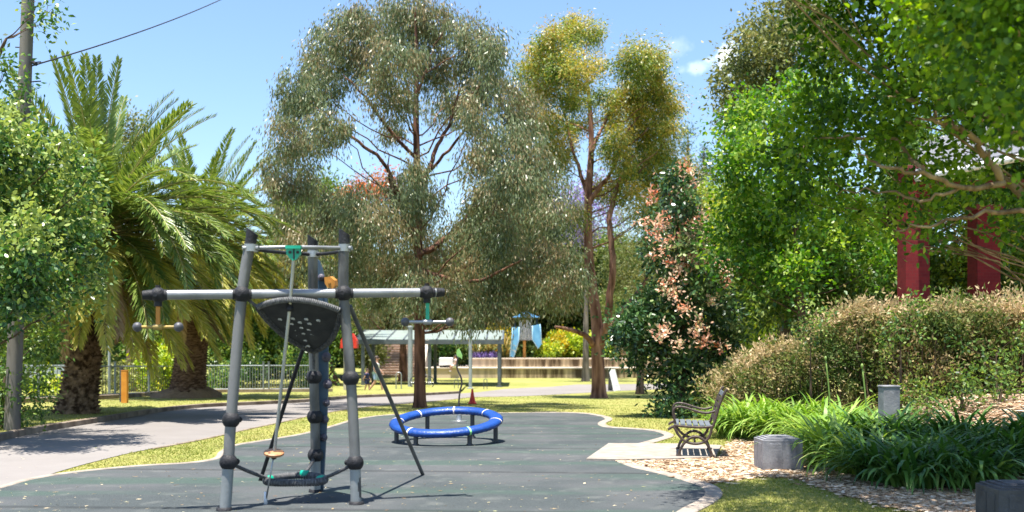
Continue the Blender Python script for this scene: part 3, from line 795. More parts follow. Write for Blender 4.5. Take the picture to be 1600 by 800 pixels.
# traffic cone
c0 = g3(738, 631)
tc_ = thing('traffic_cone', 'small red traffic cone on the grass in front of the far path', 'traffic cone', c0)
m = MB(); m.lathe(c0, [(.115, .035), (.105, .06), (.06, .25), (.028, .47), (.0, .475)], 24); smooth_by_angle(m.build('cone', redm, tc_))
m = MB(); m.box((c0[0], c0[1], c0[2] + .018), (.27, .27, .036), bev=.01); m.build('base', redm, tc_)

# ------------------------------------------------------------------ bench
iron = mat('bench_iron', (.04, .03, .026), .5, .2, (.085, .06, .048), 12, 6, .3, 60, spec=.5)
slatm = mat('bench_slat', (.09, .11, .125), .6, 0, (.14, .16, .18), 10, 6, .2, 40, (8, 1, 1), spec=.5)
# the bench faces left; its length runs away from the camera
bx, by = 2.51, 14.12
bench = thing('park_bench', 'small garden bench with curved brown iron ends and grey slats facing the playground', 'bench', (bx, by, .034))
yaw = R(-9)   # turn so that the far end shows slightly to the right
def BW(u, w, z): return np.array([bx + u * math.cos(yaw) - w * math.sin(yaw), by + u * math.sin(yaw) + w * math.cos(yaw), z])
Wb = .50
def side(w):
    z0 = .034; m = MB(); r = .019
    arcs = [
        [(-.21, .0), (-.20, .06), (-.14, .17), (-.04, .25), (.06, .25), (.15, .18), (.21, .06), (.225, .0)],          # lower arch (feet)
        [(-.29, .40), (-.255, .36), (-.22, .29), (-.13, .20), (.0, .165), (.12, .19), (.19, .26), (.225, .38)],     # upper bowl
        [(-.27, .41), (-.13, .395), (.1, .385), (.23, .40)],                                                         # seat rail
        [(.20, .37), (.245, .42), (.285, .55), (.335, .72), (.40, .86), (.43, .89)],                                 # back stile
        [(.265, .60), (.15, .575), (.02, .60), (-.12, .645), (-.22, .655), (-.275, .62), (-.285, .55), (-.26, .46), (-.245, .40)],  # arm rest
        [(-.245, .40), (-.30, .385), (-.335, .36), (-.33, .345)],                                                    # front scroll
    ]
    for a in arcs:
        m.tube(spline([BW(u, w, z + z0) for u, z in a], 6), r if a is not arcs[4] else .016, 10)
    for u in (-.21, .225): m.box(BW(u, w, z0 + .012), (.07, .05, .024), Matrix.Rotation(yaw, 3, 'Z'), bev=.005)
    o = smooth_by_angle(m.build('end_frame', iron, bench)); return o
side(-Wb); side(Wb)
Rz = Matrix.Rotation(yaw, 3, 'Z')
for k, u in enumerate((-.24, -.155, -.07, .015, .10, .18)):
    m = MB(); m.box(BW(u, 0, .034 + .418 - .004 * k), (.066, 2 * Wb + .03, .024), Rz, bev=.005); m.build('seat_slat', slatm, bench)
for k, (u, z) in enumerate(((.262, .50), (.288, .58), (.314, .66), (.345, .74), (.378, .82))):
    m = MB(); m.box(BW(u, 0, .034 + z), (.02, 2 * Wb + .03, .062), Rz @ Matrix.Rotation(R(20), 3, 'Y'), bev=.004); m.build('back_slat', slatm if k > 3 else iron, bench)
m = MB(); m.tube([BW(.0, -Wb, .034 + .19), BW(.0, Wb, .034 + .19)], .014, 10); m.build('stretcher', iron, bench, smooth=True)

# ------------------------------------------------------------------ stone bollards and plinth in the garden bed
def block(c, w, d, h, label, m_, yaw_=0., group=None):
    t = thing('stone_bollard', label, 'bollard', c, group); Rm = Matrix.Rotation(yaw_, 3, 'Z'); c = np.array(c)
    m = MB(); m.box(c + np.array([0, 0, h * .455 - .03]), (w, d, h * .91 + .06), Rm, bev=.004); body = m.build('body', m_, t)
    m = MB(); g_ = .001
    for s in (-1, 1):
        for ax in (0, 1):
            off = Vector((s * w * .18, -d / 2 - g_, 0)) if ax == 0 else Vector((-w / 2 - g_, s * d * .18, 0))
            m.box(c + np.array(Rm @ off) + np.array([0, 0, h * .40]), (w * .32, .008, h * .80) if ax == 0 else (.008, d * .32, h * .80), Rm, bev=.004)
    m.build('face_panel', m_, body)
    m = MB(); m.box(c + np.array([0, 0, h * .925]), (w * .90, d * .90, h * .05), Rm, bev=.003); m.box(c + np.array([0, 0, h * .96]), (w * .74, d * .74, h * .05), Rm, bev=.003); m.box(c + np.array([0, 0, h * .99]), (w * .54, d * .54, h * .04), Rm, bev=.003); m.build('stepped_cap', m_, t)
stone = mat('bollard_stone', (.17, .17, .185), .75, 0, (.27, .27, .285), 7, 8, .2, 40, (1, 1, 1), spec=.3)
stone_shaded = mat('bollard_stone_shaded', (.05, .05, .058), .7, 0, (.085, .085, .095), 7, 8, .35, 40, spec=.3)  # darker copy of the bollard stone, the tree's shade put into its colour
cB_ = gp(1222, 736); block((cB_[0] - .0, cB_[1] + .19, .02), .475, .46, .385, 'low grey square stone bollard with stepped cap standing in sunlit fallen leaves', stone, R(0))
block((4.02, 8.15, .0), .47, .46, .385, 'dark square stone bollard at the shaded near corner by the strap-leaf plants', stone_shaded, R(-3))
def plinth():
    D = 13.2; x = (1389 - 800) / F * D; z0 = float(gz(x, D)); zt = H - (602 - HZ) / F * D
    t = thing('garden_post', 'short square grey stone post rising out of the strap-leaf plants', 'post', (x, D, z0))
    m = MB(); m.box((x, D, (z0 - .1 + zt - .03) / 2), (.21, .21, zt - .03 - z0 + .1), bev=.01); m.build('shaft', stone, t)
    m = MB(); m.box((x, D, zt - .015), (.225, .225, .03), bev=.012); m.build('cap', stone, t)
    # weathered boulder beside it
    x2 = (1440 - 800) / F * 13.4; z2 = float(gz(x2, 13.4)); m = MB(); m.ball((x2, 13.4, z2 + .08), .27, 16, 10, sc=(1.2, .8, .62))
    v = [np.array(q) + rng.normal(size=3) * .018 for q in m.v]; m.v = v
    o = m.build('boulder', mat('boulder_stone', (.16, .14, .14), .9, 0, (.3, .27, .27), 6, 8, .6, 20), origin=(x2, 13.4, z2), smooth=True); tag(o, 'rough grey boulder beside the short stone post', 'rock')
plinth()
# ------------------------------------------------------------------ built things in the background
woodp = mat('timber_pole', (.11, .10, .092), .9, 0, (.21, .195, .18), 4, 9, .5, 14, (1, 1, .08), spec=.15)
fencem = mat('fence_paint', (.17, .20, .21), .5, .3, (.24, .27, .28), 6)
fenced = mat('fence_dark', (.05, .055, .055), .6, .2, (.09, .09, .09), 6)
postg = mat('post_grey', (.30, .34, .37), .5, .3, (.38, .42, .44), 4)
postd = mat('post_dark', (.085, .10, .11), .5, .3, (.12, .14, .15), 4)

# power pole and overhead wire
p0 = g3(18, 681); Dp = p0[1]
pp = thing('power_pole', 'tall weathered grey timber power pole at the left edge of the path', 'power pole', (p0[0], p0[1], p0[2]))
top = P(46, -60, Dp)
smooth_by_angle(MB().tube([p0 + np.array([0, 0, -.2]), p0 + (top - p0) * .5, top], [.135, .115, .10], 18).build('pole', woodp, pp))
m = MB()
for py, s in ((98, 1), (128, 1), (75, -1)):
    q = P(46, py, Dp); m.tube([q, q + np.array([s * .22, -.05, 0])], .011, 6)
m.build('step_bolt', darkm, pp)
m = MB(); q = P(46, 100, Dp); m.tube([q + np.array([.08, -.06, .02]), q + np.array([.16, -.08, -.03])], .03, 8); m.build('insulator', darkm, pp)
w0 = P(49, 103, Dp); w1 = P(420, -40, Dp + 22)
wl = [w0 + (w1 - w0) * t + np.array([0, 0, -.0 - .9 * t * (1 - t)]) for t in np.linspace(0, 1, 24)]
w1b = w1 + (w1 - w0) * 1.2
tag(MB().tube(wl, .014, 6).build('overhead_wire', mat('wire_black', (.015, .015, .016), .6), origin=tuple(w0), smooth=True), 'single black overhead wire running up to the right from the power pole', 'wire')

# fences
def fence(name, label, pts, hgt, gap, mbar, mpost, cat='fence', bar=.011, post_every=2.4, rail2=.0):
    p0 = g3f(pts[0]); t = thing(name, label, cat, p0); line = []
    for a, b in zip(pts[:-1], pts[1:]):
        L = math.hypot(b[0] - a[0], b[1] - a[1]); n = max(2, int(L / gap))
        line += [(a[0] + (b[0] - a[0]) * i / n, a[1] + (b[1] - a[1]) * i / n, i == 0) for i in range(n)]
    line.append((*pts[-1], True)); bars = MB(); k = 0
    rail = MB(); last = -9; dist = 0; prev = None
    for x, y, corner in line:
        z = g3f((x, y))[2]
        if prev is not None: dist += math.hypot(x - prev[0], y - prev[1])
        prev = (x, y)
        if dist - last >= post_every or corner:
            m = MB(); m.box((x, y, z + hgt * .5), (.07, .07, hgt + .18)); m.box((x, y, z + hgt + .10), (.085, .085, .025)); m.build('post', mpost, t); last = dist
        else: bars.box((x, y, z + hgt * .5 + .02), (bar * 2, bar * 2, hgt - .06))
    if gap < 1: bars.build('bars', mbar, t).name = 'picket_bars'
    for a, b in zip(pts[:-1], pts[1:]):
        n = 10
        for h_ in (.12, hgt - .06):
            q = [np.array([a[0] + (b[0] - a[0]) * i / n, a[1] + (b[1] - a[1]) * i / n, 0]) for i in range(n + 1)]
            for c in q: c[2] = g3f(c)[2] + h_
            rail.tube(q, .025, 6)
    rail.build('rail', mpost, t)
    return t
def g3f(p):
    v_ = .1 if p[0] < -3.5 and p[1] < 52 and inside(verge_poly, np.array([p[0]]), np.array([p[1]]))[0] else 0
    return np.array([p[0], p[1], float(gz(p[0], p[1])) + v_])
def at(px, D): return ((px - 800) / F * D, D)
fence('metal_fence', 'grey steel picket fence running behind the second palm along the far lawn', [at(318, 43.5), at(420, 44.), at(512, 45.)], 1.18, .11, fencem, fencem)
fence('mesh_fence', 'thin grey boundary fence behind the near palm trunk at the left', [at(-30, 31.), at(60, 32.5), at(180, 36.), at(318, 43.)], 1.15, .16, fenced, fencem, bar=.007)
# long pale rail seen through the fence at the left
m = MB(); 
for dz in (.0,): m.box((*at(95, 40), 1.42 - 30 / F * 40), (3.0, .12, .5))
t = thing('guard_rail', 'pale grey horizontal guard rail beyond the fence at the far left', 'guard rail', (*at(95, 40), 0)); m.build('rail_panel', postg, t)
m = MB(); [m.box((at(95, 40)[0] + s, 40, .1), (.1, .1, 1.2)) for s in (-1.3, 0, 1.3)]; m.build('post', fenced, t)
# low stone edge along the fence
se = [at(-20, 29.5), at(40, 30.5), at(180, 34.5), at(300, 41.5), at(420, 43.), at(520, 43.8)]
strip('stone_edge', [np.array(q) for q in spline(se, 5)], 0, .25, .24, -.1, M['kerb'])
# orange marker post with a dark partner
q = g3f(at(195, 30.5)); t = thing('marker_post', 'square orange timber post on the lawn between the two palms', 'post', q)
m = MB(); m.box((q[0], q[1], q[2] + .46), (.17, .15, .98), bev=.01); m.build('post_body', mat('orange_paint', (.55, .20, .015), .6, 0, (.65, .27, .03), 5), t)
m = MB(); m.box((q[0], q[1], q[2] + .965), (.18, .16, .03), bev=.008); m.build('cap', mat('orange_cap', (.4, .14, .01), .6), t)
q = g3f(at(190, 31.4)); t = thing('dark_post', 'dark square post just behind the orange post', 'post', q); m = MB(); m.box((q[0], q[1], q[2] + .5), (.1, .1, 1.1), bev=.008); m.build('shaft', fenced, t); m = MB(); m.box((q[0], q[1], q[2] + 1.06), (.115, .115, .025)); m.build('cap', fenced, t)
# thin light-grey sign pole behind the first palm
q = g3f(at(171, 37.)); t = thing('sign_pole', 'thin pale grey pole between the first palm and the orange post', 'pole', q); smooth_by_angle(MB().tube([q, q + np.array([0, 0, 3.2])], .05, 12).build('shaft', postg, t)); m = MB(); m.lathe(q + np.array([0, 0, 3.2]), [(.055, -.05), (.055, .0), (.0, .02)], 12); m.build('cap', postg, t)
# red-topped pale post behind the climbing frame
q = np.array([*at(546, 47.), -.42]); t = thing('litter_bin', 'pale post with a bright red hood behind the right climbing pole', 'bin', q)
zt = H - (521 - HZ) / F * 47; zb = H - (544 - HZ) / F * 47
m = MB(); m.box((q[0] - .06, 47.1, (zb + q[2]) / 2), (.42, .3, zb - q[2]), bev=.02); m.build('post_body', mat('post_sand', (.36, .32, .26), .8, 0, (.46, .42, .35), 5), t)
m = MB(); hw = .38; m.add([(q[0] + sx * w, 47 + sy * .28, z) for z, w in ((zb, hw), (zb + .35, hw * .95), (zt, hw * .45)) for sx, sy in ((-1, -1), (1, -1), (1, 1), (-1, 1))], [(0, 3, 2, 1), (8, 9, 10, 11)] + [(l * 4 + i, l * 4 + (i + 1) % 4, l * 4 + 4 + (i + 1) % 4, l * 4 + 4 + i) for l in (0, 1) for i in range(4)]); m.build('hood', redm, t)

# pergola with a sloping pale green glass roof
glassm = mat('roof_glass', (.24, .29, .26), .3, 0, (.31, .36, .33), 2, 5, spec=.6)
Dq = 52.
gzb = float(gz(0, Dq))
x0, x1 = at(553, Dq)[0], at(786, Dq)[0]; zf = H - (531.5 - HZ) / F * Dq; zb_ = H - (517 - HZ) / F * (Dq + 4)
pg = thing('pergola', 'long grey steel pergola with sloping pale green glass roof behind the far path', 'pergola', ((x0 + x1) / 2, Dq, gzb))
n = 9; xs_ = np.linspace(x0, x1, n + 1)
for i in range(n):
    a, b = xs_[i] + .03, xs_[i + 1] - .03
    m = MB(); m.plate([(a, Dq + .02, zf + .03), (b, Dq + .02, zf + .03), (b, Dq + 4, zb_ + .03), (a, Dq + 4, zb_ + .03)], (0, -.11, 1), .02); m.build('roof_panel', glassm, pg)
for x in xs_:
    m = MB(); c = np.array([x, Dq + 2, (zf + zb_) / 2]); L = math.hypot(4, zb_ - zf); m.box(c, (.09, L, .12), Matrix.Rotation(math.atan2(zb_ - zf, 4), 3, 'X')); m.build('rafter', postd, pg)
m = MB(); m.box(((x0 + x1) / 2, Dq - .06, zf - .10), (x1 - x0 + .1, .10, .22), bev=.01); m.build('front_beam', postd, pg)
m = MB(); m.box(((x0 + x1) / 2, Dq + 4.06, zb_ - .10), (x1 - x0 + .1, .10, .2), bev=.01); m.build('rear_beam', postd, pg)
for px in (567, 671, 780):
    for yy, zt_ in ((Dq + .05, zf - .21), (Dq + 3.9, zb_ - .2)):
        x = at(px, Dq)[0]; zz = float(gz(x, yy)); m = MB(); m.box((x, yy, (zt_ + zz - .1) / 2), (.17, .17, zt_ - zz + .1), bev=.015); m.box((x, yy, zz + .02), (.34, .34, .05), bev=.01); m.build('post', postd, pg)
for px, py, w in ((641, 510, .115), (735, 503, .085)):
    q = np.array([*at(px, 50.6), 0]); q[2] = float(gz(q[0], q[1])); zt_ = H - (py - HZ) / F * 50.6
    t = thing('lamp_pole', ('thick pale grey round pole in front of the pergola, left of the other pale pole' if px < 700 else 'slimmer pale grey round pole in front of the pergola beside the wavy spinner'), 'pole', q, 'pale poles before the pergola')
    smooth_by_angle(MB().tube([q, np.array([q[0], q[1], zt_])], w, 16).build('shaft', postg, t)); m = MB(); m.lathe(np.array([q[0], q[1], zt_]), [(w * 1.2, -.06), (w * 1.2, 0), (0, .03)], 16); m.build('cap', postg, t); m = MB(); m.lathe(q, [(w * 2.1, 0), (w * 2.1, .03), (w * 1.1, .05)], 16); m.build('base_plate', postg, t)

# terrace: two stained retaining walls with planting ground on top, and the stone stair beside them
wallm = bpy.data.materials.new('stained_wall'); wallm.use_nodes = True
def _wall():
    nt = wallm.node_tree; b = nt.nodes['Principled BSDF']; b.inputs['Roughness'].default_value = .9; b.inputs['Specular IOR Level'].default_value = .15
    tc = _n(nt, 'ShaderNodeTexCoord'); mp = _n(nt, 'ShaderNodeMapping'); mp.inputs['Scale'].default_value = (1, 1, .09); nt.links.new(tc.outputs['Object'], mp.inputs['Vector'])
    nz = _n(nt, 'ShaderNodeTexNoise'); nz.inputs['Scale'].default_value = 2.6; nz.inputs['Detail'].default_value = 7; nz.inputs['Roughness'].default_value = .65; nt.links.new(mp.outputs[0], nz.inputs['Vector'])
    cr = _n(nt, 'ShaderNodeValToRGB'); e = cr.color_ramp.elements; e[0].position = .42; e[1].position = .62; e[0].color = (.10, .07, .04, 1); e[1].color = (.55, .43, .27, 1); nt.links.new(nz.outputs['Fac'], cr.inputs[0])
    sx = _n(nt, 'ShaderNodeSeparateXYZ'); nt.links.new(tc.outputs['Object'], sx.inputs[0])
    mr = _n(nt, 'ShaderNodeMapRange'); mr.inputs['From Min'].default_value = -3.2; mr.inputs['From Max'].default_value = -.2; nt.links.new(sx.outputs['X'], mr.inputs['Value'])
    mx = _n(nt, 'ShaderNodeMixRGB'); mx.inputs[1].default_value = (.56, .46, .36, 1); nt.links.new(mr.outputs[0], mx.inputs[0]); nt.links.new(cr.outputs[0], mx.inputs[2]); nt.links.new(mx.outputs[0], b.inputs['Base Color'])
_wall()
capm = mat('wall_coping', (.48, .40, .31), .9, 0, (.58, .50, .40), 3, 8, .3, 20, spec=.15)
XL = at(657, 62)[0]
for nm, y0, y1, zt_, zlo, lab, xl in (('retaining_wall', 62., 65., .47, -.5, 'lower tier of the tan stained retaining wall with dark drip marks', XL), ('retaining_wall', 65.02, 66.6, 1.03, .2, 'upper tier of the tan stained retaining wall below the bright hedge', at(738, 65)[0])):
    t = thing(nm, lab, 'wall', (0, y0, zlo)); m = MB(); m.box(((xl + 26) / 2, (y0 + y1) / 2, (zt_ + zlo) / 2 - .04), (26 - xl, y1 - y0, zt_ - zlo - .08)); m.build('wall_face', wallm, t)
    m = MB(); m.box(((xl + 26) / 2, (y0 + y1) / 2 - .03, zt_ - .035), (26 - xl + .06, y1 - y0 + .06, .08), bev=.01); m.build('coping', capm, t)
m = MB(); xl = at(738, 65)[0]; m.box(((xl + 40) / 2, 80, .5), (40 - xl, 26.7, 1.0)); o = m.build('terrace_ground', M['mulch']); o['kind'] = 'structure'
m = MB(); m.box(((XL + xl) / 2 - .01, 72, .22), (xl - XL - .02, 14, .46)); o = m.build('terrace_paving', M['concrete']); o['kind'] = 'structure'
st = thing('stone_stairs', 'wide flight of pinkish stone steps climbing behind the pergola', 'stairs', (*at(617, 64), -.15))
sx0, sx1 = at(588, 64)[0], at(656, 64)[0]; stepm = mat('step_stone', (.42, .32, .25), .9, 0, (.55, .43, .35), 3, 8, .3, 20, spec=.15); nosem = mat('step_riser', (.36, .265, .2), .9, 0, (.46, .35, .27), 3, spec=.1)
ns = 15
for i in range(ns):
    z = -.15 + .168 * (i + 1); y = 63.5 + .33 * i
    m = MB(); m.box(((sx0 + sx1) / 2, y + .6, z - .025), (sx1 - sx0, 1.2, .05), bev=.006); o = m.build('tread', stepm, st)
    m = MB(); m.box(((sx0 + sx1) / 2, y + .62, z - .11), (sx1 - sx0 - .02, 1.12, .116)); m.build('riser', nosem, o)
for s, x in ((-1, sx0), (1, sx1)):
    m = MB(); pts = [(x + s * .16, 63.3, -.3), (x + s * .16, 63.3, .15), (x + s * .16, 63.5 + .33 * ns, .168 * ns + .15), (x + s * .16, 63.5 + .33 * ns + 1, .168 * ns + .15), (x + s * .16, 63.5 + .33 * ns + 1, -.3)]
    m.plate(pts, (1, 0, 0), .28); m.build('side_wall', capm, st)
m = MB(); m.box(((sx0 + sx1) / 2, 73, 1.1), (sx1 - sx0 + .7, 7, 2.5)); m.build('landing', stepm, st)
# white slab seat and the person on the wall edge
q = np.array([*at(697, 62.6), .47]); t = thing('white_seat', 'low white slab seat on the pale wall below the dark hedge', 'seat', q)
m = MB(); m.plate([(q[0] - .42, 62.6, .62), (q[0] + .40, 62.6, .66), (q[0] + .42, 62.6, 1.05), (q[0] - .40, 62.6, 1.05)], (0, 1, .1), .5); m.build('slab', whitem, t)
m = MB(); m.box((q[0], 62.6, .55), (.75, .4, .15)); m.build('foot', darkm, t)

# blue slide tower on the terrace
tw = thing('play_tower', 'pale blue slide tower with white slatted panel and orange post on the upper terrace', 'play tower', (*at(822, 66.8), 1.0))
bl = mat('slide_blue', (.10, .30, .50), .35, 0, (.16, .40, .60), 3, spec=.5); bld = mat('slide_blue_dark', (.05, .17, .32), .4, 0, (.07, .2, .36), 3)
D_ = 66.8
def T(px, py, d=0): return P(px, py, D_ + d)
slm = mat('slat_white', (.55, .56, .56), .6, 0, (.68, .68, .67), 4)
for i in range(9):
    x = T(812.2 + i * 2.25, 520)[0]; m = MB(); m.box((x, D_, (T(0, 498)[2] + T(0, 531)[2]) / 2), (.055, .04, T(0, 498)[2] - T(0, 531)[2])); m.build('panel_slat', slm, tw)
m = MB(); m.box((T(821.5, 0)[0], D_ + .7, T(0, 531)[2]), (.95, 1.3, .08)); m.box((T(821.5, 0)[0], D_ + .08, T(0, 498)[2]), (.95, .06, .06)); m.build('platform', postd, tw)
m = MB(); m.box((T(819.5, 0)[0], D_ + .3, (1.0 + T(0, 531)[2]) / 2), (.19, .19, T(0, 531)[2] - 1.04), bev=.02); m.build('support_post', mat('orange_post', (.42, .18, .03), .6, 0, (.55, .26, .05), 4), tw)
for s, poly in ((-1, [(801, 511), (811, 511), (810.5, 532), (802.5, 558.5), (797, 557), (799.5, 532)]), (1, [(832, 509), (843.5, 506.5), (845, 520), (846, 538), (841, 544.5), (832, 530)])):
    m = MB(); m.plate([T(*q, -.2) for q in poly], (s * .25, 1, 0), .10); ch = m.build('slide', bl, tw)
    e = [poly[1], poly[2], poly[3]] if s < 0 else [poly[0], poly[5], poly[4]]
    m = MB(); m.tube([T(*q, -.28) for q in e], .035, 8); e2 = [poly[0], poly[5], poly[4]] if s < 0 else [poly[1], poly[2], poly[3]]; m.tube([T(*q, -.28) for q in e2], .035, 8); m.build('slide_edge', mat('slide_rim', (.28, .48, .62), .35), ch, smooth=True)
m = MB(); zt_ = T(0, 496)[2]; zr = T(0, 486)[2]; xa, xb = T(800, 0)[0], T(844, 0)[0]; m.add([(xa, D_ - .3, zt_), (xb, D_ - .3, zt_), (xb, D_ + 1.6, zt_), (xa, D_ + 1.6, zt_), ((xa + xb) / 2, D_ + .6, zr)], [(0, 3, 2, 1), (0, 1, 4), (1, 2, 4), (2, 3, 4), (3, 0, 4)]); m.build('roof', bld, tw)
for x in (xa + .2, xb - .2):
    m = MB(); m.tube([np.array([x, D_ + 1.4, 1.0]), np.array([x, D_ + 1.4, zt_])], .06, 10); m.build('corner_post', postd, tw, smooth=True)

# bike hoops, bicycle, A-frame board
def hoop(px0, px1, pt, pb, r, m_, lab, yaw_=0):
    q = g3(( px0 + px1) / 2, pb); D = q[1]; a = P(px0, pb, D); b = P(px1, pb, D); h_ = (pb - pt) / F * D; w = abs(b[0] - a[0]) / 2
    pts = [np.array([q[0] - w, D, q[2] - .05])] + [np.array([q[0] - w * math.cos(x), D + yaw_ * math.sin(x), q[2] + h_ - w + w * math.sin(x)]) for x in np.linspace(0, math.pi, 11)] + [np.array([q[0] + w, D, q[2] - .05])]
    o = smooth_by_angle(MB().tube(pts, r, 10).build('bike_hoop', m_, origin=tuple(q))); tag(o, lab, 'bike rack', 'bike hoops by the pergola')
hoop(619, 627, 582, 611, .028, galv, 'tall pale bike hoop left of the thick pale pole')
hoop(710, 716, 592, 610, .018, postd, 'thin dark bike hoop beside the wavy spinner pole')
hoop(756, 761, 592, 608, .018, postd, 'thin dark bike hoop right of the slim pale pole')
q = np.array([*at(659, 50.2), 0]); q[2] = float(gz(q[0], q[1]))
bk = thing('bicycle', 'dark bicycle parked behind the big eucalyptus trunk', 'bicycle', q)
for px in (650.5, 668.5):
    c = P(px, 603.5, 50.2); c[2] = q[2] + .33; w = MB(); w.tube([c + np.array([.31 * math.cos(a), 0, .31 * math.sin(a)]) for a in np.linspace(0, 2 * math.pi, 28, endpoint=False)], .02, 8, closed=True); wh = w.build('wheel', rubberm, bk, smooth=True)
    m = MB(); [m.tube([c, c + np.array([.3 * math.cos(a), 0, .3 * math.sin(a)])], .004, 4) for a in np.linspace(0, 2 * math.pi, 12, endpoint=False)]; m.ball(c, .035, 8, 6); m.build('spokes', galv, wh)
a, b = P(650.5, 0, 50.2)[0], P(668.5, 0, 50.2)[0]; A = np.array([a, 50.2, q[2] + .33]); B = np.array([b, 50.2, q[2] + .33]); mid = (A + B) / 2 + np.array([-.03, 0, -.03]); sp1 = A + np.array([.12, 0, .35]); hd = B + np.array([-.09, 0, .4])
m = MB(); [m.tube([u_, w_], .016, 8) for u_, w_ in ((A, mid), (mid, sp1), (sp1, hd), (mid, hd - np.array([-.02, 0, .1])), (A, sp1), (hd, B))]; m.tube([sp1, sp1 + np.array([-.03, 0, .14])], .013, 8); m.build('frame', mat('bike_blue', (.03, .05, .09), .4, .3), bk, smooth=True)
m = MB(); s_ = sp1 + np.array([-.03, 0, .16]); m.ball(s_, .12, 12, 6, sc=(1, .5, .28)); m.build('saddle', rubberm, bk, smooth=True)
m = MB(); m.tube([hd, hd + np.array([-.03, 0, .13])], .013, 8); h2 = hd + np.array([-.03, 0, .13]); m.tube([h2 + np.array([-.04, -.25, 0]), h2 + np.array([.04, -.2, .0]), h2 + np.array([0.04, .2, 0]), h2 + np.array([-.04, .25, 0])], .012, 8); m.build('handlebar', darkm, bk, smooth=True)

q = g3(957, 611); Db = q[1]
af = thing('a_frame_sign', 'white sandwich board leaning open on the lawn beside the reddish tree trunk', 'sign board', q)
def slab(poly, off, m_, name, parent, th=.025):
    m = MB(); m.plate([P(px, py, Db + d) for px, py, d in poly], off, th); return m.build(name, m_, parent)
fb = slab([(959, 611.5, -.25), (969, 609.5, .1), (961, 577, .15), (951, 577, -.1)], (.45, -1, .2), whitem, 'front_board', af)
slab([(950, 610.5, .35), (957, 610, .5), (960, 577, .2), (951.5, 577, -.05)], (-.6, -1, .2), mat('board_back', (.10, .10, .11), .6, 0, (.2, .2, .2), 5), 'rear_board', af)
m = MB(); inkm = mat('sign_ink', (.25, .38, .55), .6, 0, (.35, .45, .6), 9)
for i, (y, a0, a1) in enumerate(((585, .25, .8), (588.5, .2, .85), (592, .3, .7), (597, .2, .8), (600, .25, .75), (603, .3, .8))):
    t_ = (y - 577) / 33; L0 = P(951 + 8 * t_, y, Db - .1 - .15 * t_ - .02); R0 = P(961 + 8 * t_, y, Db + .15 - .05 * t_ - .02); a_, b_ = L0 + (R0 - L0) * a0, L0 + (R0 - L0) * a1
    m.plate([a_ + np.array([0, 0, .012]), b_ + np.array([0, 0, .012]), b_ + np.array([0, 0, -.012]), a_ + np.array([0, 0, -.012])], (.45, -1, .2), .006)
m.build('print', inkm, fb)

# pavilion with red brick columns beyond the garden bank
brick = bpy.data.materials.new('red_brick'); brick.use_nodes = True
def _br():
    nt = brick.node_tree; b = nt.nodes['Principled BSDF']; b.inputs['Roughness'].default_value = .85; b.inputs['Specular IOR Level'].default_value = .2
    tc = _n(nt, 'ShaderNodeTexCoord'); sx = _n(nt, 'ShaderNodeSeparateXYZ'); nt.links.new(tc.outputs['Object'], sx.inputs[0])
    ad = _n(nt, 'ShaderNodeMath', operation='ADD'); nt.links.new(sx.outputs['X'], ad.inputs[0]); nt.links.new(sx.outputs['Y'], ad.inputs[1])
    cx = _n(nt, 'ShaderNodeCombineXYZ'); nt.links.new(ad.outputs[0], cx.inputs['X']); nt.links.new(sx.outputs['Z'], cx.inputs['Y'])
    bt = _n(nt, 'ShaderNodeTexBrick'); bt.inputs['Scale'].default_value = 4.; bt.inputs['Color1'].default_value = (.14, .014, .018, 1); bt.inputs['Color2'].default_value = (.20, .02, .022, 1); bt.inputs['Mortar'].default_value = (.15, .03, .03, 1); bt.inputs['Mortar Size'].default_value = .015
    nt.links.new(cx.outputs[0], bt.inputs['Vector']); nt.links.new(bt.outputs['Color'], b.inputs['Base Color'])
_br()
pv = thing('pavilion', 'open pavilion with square red brick columns and pale sloping metal roof behind the dry hedge', 'pavilion', (*at(1480, 20.), 1.0))
for px, zt_px, D in ((1427, 262, 20.), (1537, 322, 20.6), (1700, 280, 20.)):
    x, y = at(px, D); z1 = H - (zt_px - HZ) / F * D; m = MB(); m.box((x, y, (z1 + .7) / 2), (.46, .46, z1 - .7), bev=.008); c_ = m.build('column', brick, pv)
    m = MB(); m.box((x, y, z1 - .05), (.54, .54, .1), bev=.01); m.build('capital', mat('dark_red_trim', (.16, .02, .02), .7), c_)
x, y = at(1480, 20.3); roofm = bpy.data.materials.new('metal_roof'); roofm.use_nodes = True
def _rf():
    nt = roofm.node_tree; b = nt.nodes['Principled BSDF']; b.inputs['Roughness'].default_value = .5; b.inputs['Metallic'].default_value = .2
    tc = _n(nt, 'ShaderNodeTexCoord'); wv = _n(nt, 'ShaderNodeTexWave'); wv.inputs['Scale'].default_value = 4; nt.links.new(tc.outputs['Object'], wv.inputs['Vector'])
    cr = _n(nt, 'ShaderNodeValToRGB'); e = cr.color_ramp.elements; e[0].color = (.17, .17, .18, 1); e[1].color = (.26, .26, .27, 1); nt.links.new(wv.outputs['Fac'], cr.inputs[0]); nt.links.new(cr.outputs[0], b.inputs['Base Color'])
    bp = _n(nt, 'ShaderNodeBump'); bp.inputs['Distance'].default_value = .03; nt.links.new(wv.outputs['Fac'], bp.inputs['Height']); nt.links.new(bp.outputs[0], b.inputs['Normal'])
_rf()
ra, rb_, rc_, rd = P(1430, 272, 19.2), P(1760, 205, 19.2), P(1760, 150, 25.), P(1440, 222, 25.)
m = MB(); m.plate([ra, rb_, rc_, rd], np.cross(rb_ - ra, rd - ra), .06); m.build('roof', roofm, pv)
m = MB(); m.tube([ra + np.array([0, -.03, -.09]), rb_ + np.array([0, -.03, -.09])], .075, 10); m.build('gutter', whitem, pv, smooth=True)
m = MB(); m.tube([P(1410, 290, 20.), P(1700, 285, 20.)], .09, 6); m.build('beam', mat('beam_red', (.20, .04, .035), .7), pv)

